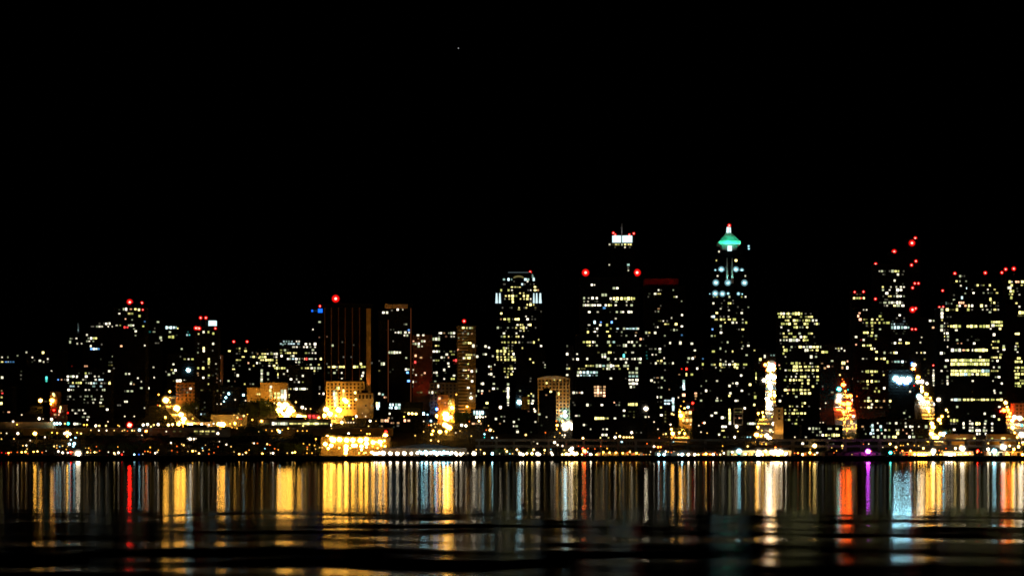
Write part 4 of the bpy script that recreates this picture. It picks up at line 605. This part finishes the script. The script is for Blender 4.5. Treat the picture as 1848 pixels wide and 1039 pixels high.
# lit windows
extra = []
seen = {}
def key_free(px, py, rx=2.0, ry=1.8):
    k = (int(px//4), int(py//4))
    for i in (-1, 0, 1):
        for j in (-1, 0, 1):
            for (a, c) in seen.get((k[0]+i, k[1]+j), ()):
                if abs(a-px) < rx and abs(c-py) < ry: return False
    seen.setdefault(k, []).append((px, py)); return True
SC = 160/1039.0
for (tx, ty), rows in WINDOWS.items():
    for row in rows.split(';'):
        v, items = row.split(':'); py = ty+float(v)*SC
        for it in items.split():
            mm = re.match(r'(\d+)(?:-(\d+))?([a-zBH]*)$', it)
            u0, u1, suf = float(mm[1]), mm[2], mm[3]
            col = next((ch for ch in suf if ch in 'wycorbgam'), 'w'); lv = 'd' if 'd' in suf else 'B' if ('B' in suf or 'H' in suf) else 'n'
            h = 6.0 if 'H' in suf else 4.4 if lv == 'B' else 3.4
            if u1 is None:
                w = 4.6 if lv == 'B' else 3.4; a, c = tx+u0*SC-w/2, tx+u0*SC+w/2
            else: a, c = tx+u0*SC, tx+float(u1)*SC
            n = max(1, round((c-a)/4.3)); pw = (c-a)/n
            for i in range(n):
                px = a+pw*(i+.5)
                if not key_free(px, py): continue
                hit = cover(px, py)
                if hit is None:
                    q = nearest(px, py)
                    if q[0] > 9: print('LOOSE window', round(px), round(py), q[1]['key'], round(q[0])); 
                    hit = (q[1], q[2]); p2, y2 = q[3], q[4]
                else: p2, y2 = px, py
                b, Yf = hit; k = Yf/F
                if Z(y2, Yf) < ground(Yf)+1.5:
                    extra.append((px, py, col, 1.0)); continue
                b['wins'].append((X(p2, Yf), Yf, Z(y2, Yf), (pw-.8 if n > 1 else pw*rnd.uniform(.62, .95))*k, h*k*rnd.uniform(.62, .92), WIN[col, lv, rnd.randrange(3)]))
for b in B.values():
    W = sorted(b['wins'], key=lambda t: -t[3]*t[4])
    for t in W[:100]:
        pane(b, 'window', *t)
    rest = W[100:]
    if rest:
        mats = []; m = MB()
        for (x, y, z, w, h, mt) in rest:
            if mt not in mats: mats.append(mt)
            m.box(x-w/2, x+w/2, y-.56, y, z-h/2, z+h/2, mats.index(mt))
        o = part(b, 'windows', m, mats); o['kind'] = 'stuff'
# red obstruction lights
bm_ = {}
for s in BEACONS:
    px, py, sz = map(float, s.split())
    q = cover(px, py)
    if q is None: d, b, Yf, p2, y2 = nearest(px, py)
    else: b, Yf = q
    r = 1.5*sz*Yf/F*.5*2*.62
    m = MB(); x, z = X(px, Yf), Z(py, Yf)
    zt = z-r
    if q is None: zt = min(zt, max(Z(pt, Yf) for (p0, p1, pt, dy) in b['boxes'])); yy = Yf+3
    else: yy = Yf-2*r-.4
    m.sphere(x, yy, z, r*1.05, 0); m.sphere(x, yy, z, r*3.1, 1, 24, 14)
    if q is None: m.frustum(x, yy, zt, z-r*1.7, .35, .25, 6, 2)
    else: m.box(x-.2, x+.2, yy, Yf, z-.2, z+.2, 2)
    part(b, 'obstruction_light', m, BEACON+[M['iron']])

# ------------------------------------------------------------------ lamps
LANDMARK = [(118,'the far left blocks'),(202,'the white-windowed block'),(300,'the left beacon tower'),(400,'the white drum tower'),(500,'the pale office rows'),(580,'the teal-topped offices'),(690,'the brown ribbed tower'),(762,'the slim orange-topped tower'),(866,'the balcony tower'),(1036,'the round-topped tower'),(1165,'the twin-beacon tower'),(1268,'the red-crowned tower'),(1372,'the green pyramid tower'),(1404,'the gap beside the pyramid'),(1500,'the yellow office slab'),(1600,'the yellow-dotted tower'),(1694,'the stepped black tower'),(9999,'the banded tower')]
CN = {'w':'white','y':'pale yellow','a':'amber','c':'cool white','o':'orange','r':'red','b':'blue','g':'teal','m':'magenta','v':'orange-red'}
ORD = "first second third fourth fifth sixth seventh eighth ninth tenth eleventh twelfth thirteenth fourteenth fifteenth sixteenth seventeenth eighteenth nineteenth twentieth".split()
def ordinal(i): return ORD[i] if i < 20 else f"{i+1}th"
lamps = []; seen = {}
for (tx, ty), s in LAMPS.items():
    for q in s.split(';'):
        u, v, c, sz = q.split(); px, py, sz = tx+float(u)*SC, ty+float(v)*SC, float(sz)
        if key_free(px, py, 2.2, 2.2): lamps.append((px, py, c, sz))
for i in range(64):      # small lamps added at random to fill out the dim shore strip
    px = rnd.uniform(4, 575) if i < 38 else rnd.uniform(868, 1310) if i < 54 else rnd.uniform(1440, 1630)
    py = rnd.uniform(804, 821)
    if key_free(px, py, 3.2, 3.2): lamps.append((px, py, rnd.choice('aayoowyaac'), rnd.uniform(.6, 1.15)))
for e in extra:
    if key_free(e[0], e[1], 2.2, 2.2): lamps.append(e)
lamps = [(a, b_, c, s*(1.22 if s >= 1.4 and c in 'aowv' and b_ < 798 and any(z0 <= a <= z1 for z0, z1 in AMBER_ZONES) else 1)) for a, b_, c, s in lamps]
lamps.append((1566.5, 814, 'm', 3.3))
GLOBES = {}
SPECIAL = [(1806,742,'r',4),(1805,800,'r',3),(1764,813,'r',2),(1239,726,'r',3),(1055,813,'o',2.5),(1056,816,'r',4),(1052,809,'r',3),(233,767,'r',6),(1522,823,'r',3),(1522,694,'r',6),(1512,702,'g',3),(1567,814,'m',4),(1630,686,'c',8),(94,722,'a',1.4),(1013,824,'w',1),(864,750,'c',1.5),(937,725,'c',1.5)]
def level_of(px, py, c, sz):
    if c == 'v': return 4
    if 1275 < px < 1356 and py < 540: return .055
    if 1005 < px < 1034 and 745 < py < 778 and c == 'w': return .7
    for a, b_, cc, l in SPECIAL:
        if cc == c and abs(a-px) < (18 if c == 'c' else 5) and abs(b_-py) < 8: return l
    if 1504 < px < 1552 and py < 790 and c in 'aw': return .25
    if py > 805 and sz >= 1.2: return .6 if sz < 1.8 else 2.4
    return .07 if sz < 1.2 else .2 if sz < 1.7 else .85 if sz < 2.4 else 2.5
def globe_mesh(c, cluster, level):
    k = (c, cluster, level)
    if k not in GLOBES:
        m = MB()
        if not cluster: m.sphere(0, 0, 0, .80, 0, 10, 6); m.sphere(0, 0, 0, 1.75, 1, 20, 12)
        else:
            for i in range(6):
                a = i*math.pi/3; m.sphere(.66*math.cos(a), .3*math.sin(a), .5*math.sin(a)+.08*math.cos(3*a), .46, 0, 8, 5)
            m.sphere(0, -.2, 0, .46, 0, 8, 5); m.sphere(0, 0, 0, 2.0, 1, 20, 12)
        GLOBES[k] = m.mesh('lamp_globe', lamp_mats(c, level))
    return GLOBES[k]
free = []
for (px, py, c, sz) in lamps:
    if py >= 799:
        Y = 2447 if (px > 860 and py < 808) else (2404 + (hash((int(px*7), int(py*3))) % 5))
        if 664 < px < 842 and py > 812: Y = 2400.6
        b = None
    else:
        Y = Yground(py, 9.0); hit = cover(px, py, Y+4); b = None
        if px < 712 and Y > 2632 and py > 771.5: Y = 2630; hit = None
        elif px < 392 and 755 < py <= 771.5: Y = 2655; hit = None
        if hit:
            b, Yf = hit
            if Z(py, Yf)-ground(Yf-4) < 15: Y = Yf-4; b = None
            else: Y = Yf
        elif Y > 3570:
            q = nearest(px, py); b, Y = q[1], q[2]
    k = Y/F; r = sz*1.42*k*.72; x, z = X(px, Y), Z(py, Y)
    if b is not None:
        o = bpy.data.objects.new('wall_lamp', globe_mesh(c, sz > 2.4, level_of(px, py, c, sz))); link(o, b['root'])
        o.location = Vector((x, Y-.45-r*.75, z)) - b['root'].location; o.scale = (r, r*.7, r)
    else: free.append((px, py, c, sz, Y, x, max(z, 5.2), r))
rowname = lambda py, px, Y: ('pier' if (664 < px < 842 and py > 812) else 'car_park' if (575 < px < 706 and 779 < py < 826) else 'shore' if py >= 800 else 'mid' if py >= 772 else 'hill')
RN = {'pier':('pier_lamp','along the long pier edge'),'car_park':('car_park_lamp','in the glowing car park'),'shore':('waterfront_lamp','on the shore'),'mid':('roadside_lamp','behind the shore'),'hill':('street_lamp','up the hill')}
groups = {}
for L_ in free:
    px, py, c, sz, Y, x, z, r = L_
    rn = rowname(py, px, Y); lm = next(t for lim, t in LANDMARK if px < lim)
    groups.setdefault((rn, 'large' if sz >= 2.2 else 'small' if sz < 1.2 else '', c, lm), []).append(L_)
for (rn, size, c, lm), g in groups.items():
    g.sort(); n = len(g)
    for i, (px, py, c, sz, Y, x, z, r) in enumerate(g):
        what = ' '.join(w for w in (size, CN[c], 'lamp') if w)
        where = RN[rn][1]+' below '+lm
        label = f"{ordinal(i)} {what} from left {where}" if n > 1 else f"only {what} {where}"
        zg = ground(Y); m = MB(); cl = sz > 2.4
        zt = max(z-r*(.9 if not cl else .6), zg+.6)
        if rn == 'pier': zg = 3.0
        m.frustum(0, 0, 0, .8, .45, .3, 8); m.frustum(0, 0, .8, max(zt-zg, 1.0), .2, .12, 6)
        if cl: m.box(-r*.7, r*.7, -.15, .15, max(zt-zg, 1.0)-.2, max(zt-zg, 1.0)+.1)
        o = m.build(RN[rn][0], M['iron']); o.location = (x, Y, zg)
        tag(o, label, 'lamp', {'pier':'lamps along the long pier','car_park':'car park lamps','shore':'waterfront lamps','mid':'roadside lamps','hill':'hill street lamps'}[rn])
        if rn == 'shore' and px < 582 and c in 'aoyr' and sz >= .9:
            point('downlight', o, (x, Y-.5, z), LC['a'] if c in 'ay' else LC['o'], 1500*sz*sz, (x, Y+10, z-3), 150)
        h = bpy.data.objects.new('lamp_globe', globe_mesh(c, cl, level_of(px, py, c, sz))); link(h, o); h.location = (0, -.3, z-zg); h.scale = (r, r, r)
        if rn in ('hill', 'mid', 'car_park') and c in 'aoywv' and sz >= 1.3 and (px < 650 or any(a <= px <= b_ for a, b_ in AMBER_ZONES)):
            point('downlight', o, (x, Y-.3, z-r*1.3), LC['a'] if c != 'w' else (1,.6,.25), ((13000 if px > 1180 else 6500) if any(a <= px <= b_ for a, b_ in AMBER_ZONES) else 2600)*sz*sz*(1.0 if c in 'aov' else .4), (x, Y-.3, zg-10), 135)

# ------------------------------------------------------------------ unseen floodlights, added to wash facades
def flood(key, px, dist, tpy, col, W, cone=80, h=4.0, tpx=None):
    b = B[key]; Y = b['Y']; loc = (X(px, Y), Y-dist, ground(Y-dist)+h)
    m = MB(); m.box(loc[0]-.5, loc[0]+.5, loc[1]-.9, loc[1]-.2, loc[2]-.4, loc[2]+.4); m.frustum(loc[0], loc[1]-.5, ground(Y-dist)-.2, loc[2]-.4, .2, .15, 6)
    o = part(b, 'floodlight', m, M['iron'])
    l = point('beam', b['root'], loc, col, W, (X(tpx or px, Y), Y, Z(tpy, Y)), cone)
AM = (1,.42,.05)
flood('litflats', 492, 22, 700, AM, 26000, 110); flood('litflats', 458, 20, 706, AM, 16000, 100)
flood('creamhotel', 600, 20, 720, AM, 14000, 110); flood('creamhotel', 630, 26, 712, (1,.5,.10), 24000, 110)
flood('creamhotel', 648, 22, 712, (1,.5,.10), 9000, 100)
flood('eightwin', 659, 14, 716, (1,.7,.3), 6000, 100)
flood('ribbed', 665.5, 9, 640, (1,.26,.05), 60000, 30); flood('ribbed', 640, 12, 620, (1,.16,.04), 9000, 60)
flood('balcony', 836, 11, 726, AM, 16000, 100); flood('balcony', 850, 9, 728, AM, 12000, 100)
flood('amberwall', 808, 22, 715, AM, 12000, 100); flood('orangecube', 799, 14, 722, (1,.36,.1), 5000, 100)
flood('redface', 770, 8, 640, (1,.10,.04), 30000, 40); flood('redface', 755, 20, 640, (1,.05,.02), 18000, 70)
flood('archhotel', 985, 24, 700, (1,.46,.07), 34000, 110); flood('archhotel', 1012, 22, 705, (1,.46,.07), 60000, 110)
flood('threewin', 1406, 11, 750, (1,.48,.08), 16000, 110)
flood('ambergarage', 1238, 14, 755, AM, 9000, 110)
flood('orangeflats', 330, 22, 705, AM, 12000, 100); flood('dimflats', 405, 20, 706, (1,.8,.25), 2500, 120)
flood('carpark', 410, 12, 755, AM, 5000, 120); flood('redcafe', 566, 10, 752, (1,.10,.03), 5000, 110)
flood('brickflats', 1840, 18, 745, AM, 9000, 110); flood('shopleft', 1730, 12, 788, AM, 5000, 120); flood('shopright', 1808, 12, 788, AM, 5000, 120)
flood('terminal', 545, 10, 766, AM, 3500, 130); flood('redcrane', 398, 12, 680, (1,.2,.06), 2500, 50)
flood('spire', 140, 8, 590, (.6,1,.95), 9000, 20)
b = B['spire']; Y = b['Y']; m = MB(); m.frustum(X(140.6, Y), Y+3, Z(603, Y), Z(598, Y), 2.0, 1.8, 8); m.frustum(X(140.6, Y), Y+3, Z(598, Y), Z(582, Y), 1.7, .3, 8)
part(b, 'lit_spire', m, M['white'])
point('spire_light', b['root'], (X(140.6, Y), Y-2, Z(599, Y)), (.6,1,.95), 900, (X(140.6, Y), Y+3, Z(588, Y)), 90)

# ------------------------------------------------------------------ piers and sheds
def shed(name, label, cat, px0, px1, Y, top, mat='timber', gables=1, depth=26, extra=None):
    x0, x1 = X(px0, Y), X(px1, Y); r = empty(name, ((x0+x1)/2, Y+depth/2, 3.7)); tag(r, label, cat)
    b = dict(root=r); zt = Z(top, Y); ze = 3.7+(zt-3.7)*.62
    m = MB(); m.box(x0, x1, Y, Y+depth, 3.5, ze); part(b, 'wall', m, M[mat])
    m = MB(); gw = (x1-x0)/gables
    for i in range(gables):
        a = x0+gw*i; m.prism([(a-.1, ze), (a+gw+.1, ze), (a+gw/2, zt)], Y-.8, Y+depth+.8)
    part(b, 'roof', m, M['metal'])
    for i in range(max(2, int((x1-x0)/9))):
        x = x0+(x1-x0)*(i+.5)/max(2, int((x1-x0)/9)); m = MB(); m.box(x-1.6, x+1.6, Y-.15, Y, 3.7, min(3.7+3.4, ze-.3)); part(b, 'door', m, M['metal'])
    return b
shed('pier_shed', "long dark gabled pier shed behind the row of cool white lamps", 'pier shed', 690, 842, 2422, 800, depth=30)
shed('pier_shed', "low shed with saw-tooth gables washed by yellow lamps, below the twin-beacon tower", 'pier shed', 1078, 1160, 2412, 812.5, 'stone', 6, 14)
shed('pier_shed', "dark shore shed behind cool white lamps, below the red-crowned tower", 'pier shed', 1182, 1252, 2416, 811, 'timber', 2)
shed('pier_shed', "dark shore shed behind orange lamps left of the ferry hall", 'pier shed', 1258, 1300, 2416, 812, 'timber', 1)
shed('ferry_hall', "amber-lit ferry hall crowded by bright lamps, below the amber street", 'ferry hall', 1312, 1428, 2418, 806, 'cream', 3)
shed('pier_shed', "small dim orange-lit shed right of the ferry hall", 'pier shed', 1452, 1476, 2412, 813, 'brick', 1, 12)
shed('pier_shed', "black shed carrying the magenta lamp, below the yellow-dotted tower", 'pier shed', 1484, 1590, 2416, 812, 'timber', 3)
shed('pier_shed', "amber-lit shed fronted by a blazing lamp row, below the stepped black tower", 'pier shed', 1628, 1680, 2414, 810, 'cream', 2, 18)
shed('pier_shed', "amber-lit waterfront shed with a row of white lamps, below the banded tower", 'pier shed', 1702, 1756, 2414, 809, 'cream', 2, 18)
shed('pier_shed', "amber-lit waterfront shed near the right edge behind a large bright lamp", 'pier shed', 1782, 1846, 2414, 809, 'cream', 2, 18)
def pier(label, px0, px1, Y0, zt=3.2):
    x0, x1 = X(px0, 2390), X(px1, 2390); r = empty('pier', ((x0+x1)/2, (Y0+2398)/2, 0)); tag(r, label, 'pier'); b = dict(root=r)
    m = MB(); m.box(x0, x1, Y0, 2398.5, zt-.7, zt); part(b, 'deck', m, M['timber'])
    n = max(3, int((x1-x0)/7))
    for i in range(n+1):
        x = x0+(x1-x0)*i/n; m = MB(); m.frustum(x, Y0+.8, -5.5, zt-.7, .35, .35, 7); part(b, 'pile', m, M['timber'])
pier("long low pier deck under the cool white lamp row", 662, 842, 2388)
pier("pier deck in front of the ferry hall", 1308, 1432, 2384)
pier("dark pier deck under the magenta lamp", 1486, 1588, 2386)
pier("short pier deck in front of the amber shed below the stepped black tower", 1628, 1682, 2388)
pier("low pier deck below the saw-tooth shed", 1076, 1164, 2390)

# ------------------------------------------------------------------ trees
LEAF = []
def crown_mesh(seed, n=620):
    r_ = random.Random(seed); m = MB()
    lobes = [(r_.uniform(-.32,.32), r_.uniform(-.32,.32), r_.uniform(.30,.78), r_.uniform(.17,.30)) for _ in range(11)]
    for _ in range(n):
        lx, ly, lz, lr = r_.choice(lobes)
        d = Vector((r_.gauss(0,1), r_.gauss(0,1), r_.gauss(0,.8))).normalized()*lr*r_.uniform(.45,1.08)
        c = Vector((lx, ly, lz))+d
        t = Vector((r_.uniform(-1,1), r_.uniform(-1,1), r_.uniform(-.6,.6))).normalized(); q = t.orthogonal().normalized(); s = r_.uniform(.022,.05)
        m.poly([tuple(c-t*s), tuple(c+q*s*.7), tuple(c+t*s), tuple(c-q*s*.7)])
    return m.mesh('crown', M['leaf'])
def trunk_mesh(seed):
    r_ = random.Random(seed); m = MB(); m.frustum(0, 0, -.03, .36, .028, .018, 7)
    for i in range(5):
        a = i*1.256+r_.random(); x, y = .2*math.cos(a), .2*math.sin(a); b = len(m.v)
        for (cx, cyy, z, r) in ((0, 0, .28, .013), (x, y, .6, .004)):
            for k in range(5): t = 2*math.pi*k/5; m.v.append((cx+r*math.cos(t), cyy+r*math.sin(t), z))
        for k in range(5): j = (k+1) % 5; m.f.append((b+k, b+j, b+5+j, b+5+k)); m.m.append(0)
    return m.mesh('trunk', M['bark'])
CR = [crown_mesh(s) for s in (1, 2, 3, 4)]; TR = [trunk_mesh(s) for s in (1, 2, 3, 4)]
def tree(px, Y, h, label, group, wide=1.0):
    i = rnd.randrange(4); r = empty('tree', (X(px, Y), Y, ground(Y))); tag(r, label, 'tree', group)
    r.rotation_euler.z = rnd.uniform(0, 6.28); r.scale = (h*wide, h*wide, h)
    for nm, me in (('trunk', TR[i]), ('crown', CR[i])): link(bpy.data.objects.new(nm, me), r)
shore = [6,24,58,78,97,158,178,206,222,238,262,278,318,352,398,412,428,446,458,471,484,497,509,521,533,547,562,574]
for i, px in enumerate(shore):
    tree(px, 2452+rnd.uniform(-4, 30), rnd.uniform(11, 16), f"dark leafy tree, {ordinal(i)} from left along the left shore park", 'trees of the shore park', rnd.uniform(.9, 1.25))
for i, (px, Y, h) in enumerate([(444,2610,17),(456,2606,20),(466,2612,16),(478,2600,11),(538,2580,13),(556,2575,14),(590,2560,15),(604,2566,13)]):
    tree(px, Y, h, f"dark round tree, {ordinal(i)} from left before the amber retaining wall", 'trees before the raised road', 1.2)
for i, (px, Y, h) in enumerate([(338,2860,22),(349,2850,26),(373,2770,16),(446,2785,26),(456,2795,33),(467,2790,30),(479,2800,34),(489,2790,26)]):
    tree(px, Y, h, f"large dark tree, {ordinal(i)} from left in the hillside wood", 'hillside trees', .95)
for i, px in enumerate((822, 831, 840, 848)):
    tree(px, 2745, 21, f"dark tree, {ordinal(i)} from left at the balcony tower's foot", 'trees below the balcony tower', .9)
for i, px in enumerate((897, 908, 918, 958, 1020)):
    tree(px, 2422, 9, f"yellow-lit shore tree, {ordinal(i)} from left below the round-topped tower", 'yellow-lit shore trees', 1.0)
for i, (px, Y) in enumerate(((1221, 2612), (1229, 2606), (1236, 2614))):
    tree(px, Y, 15, f"amber-lit tree, {ordinal(i)} from left at the foot of the street below the red-crowned tower", 'amber-lit street trees', 1.0)
for i, (px, Y) in enumerate(((1526, 2575), (1542, 2580))):
    tree(px, Y, 13, f"dark tree, {ordinal(i)} from left at the street foot left of the dotted base block", 'street foot trees', 1.1)
for i, (px, Y) in enumerate(((1677, 2700), (1697, 2640), (1700, 2730), (1706, 2600))):
    tree(px, Y, 14, f"dark street tree, {ordinal(i)} from left beside the amber street left of the banded tower", 'trees by the right amber street', 1.0)

for i, px in enumerate((8, 30, 66, 88, 112, 150, 166, 188, 214, 240, 262, 284, 300, 346, 422, 436)):
    tree(px, 2606+rnd.uniform(-14, 12), rnd.uniform(7, 12.5), f"dark bushy tree, {ordinal(i)} from left along the raised road's foot at left", 'trees along the raised road', rnd.uniform(1.1, 1.6))
# ------------------------------------------------------------------ one bright star
s = MB(); Y = 30000; s.sphere(X(827.3, Y), Y, Z(87.5, Y), 7.5, 0, 8, 6)
tag(s.build('star', mat_emit('starlight', (.8,.8,.82), .55, False)), 'single faint star high in the black sky', 'star')
n_w = sum(len(b['wins']) for b in B.values()); print('windows', n_w, 'lamps', len(lamps), 'free', len(free))
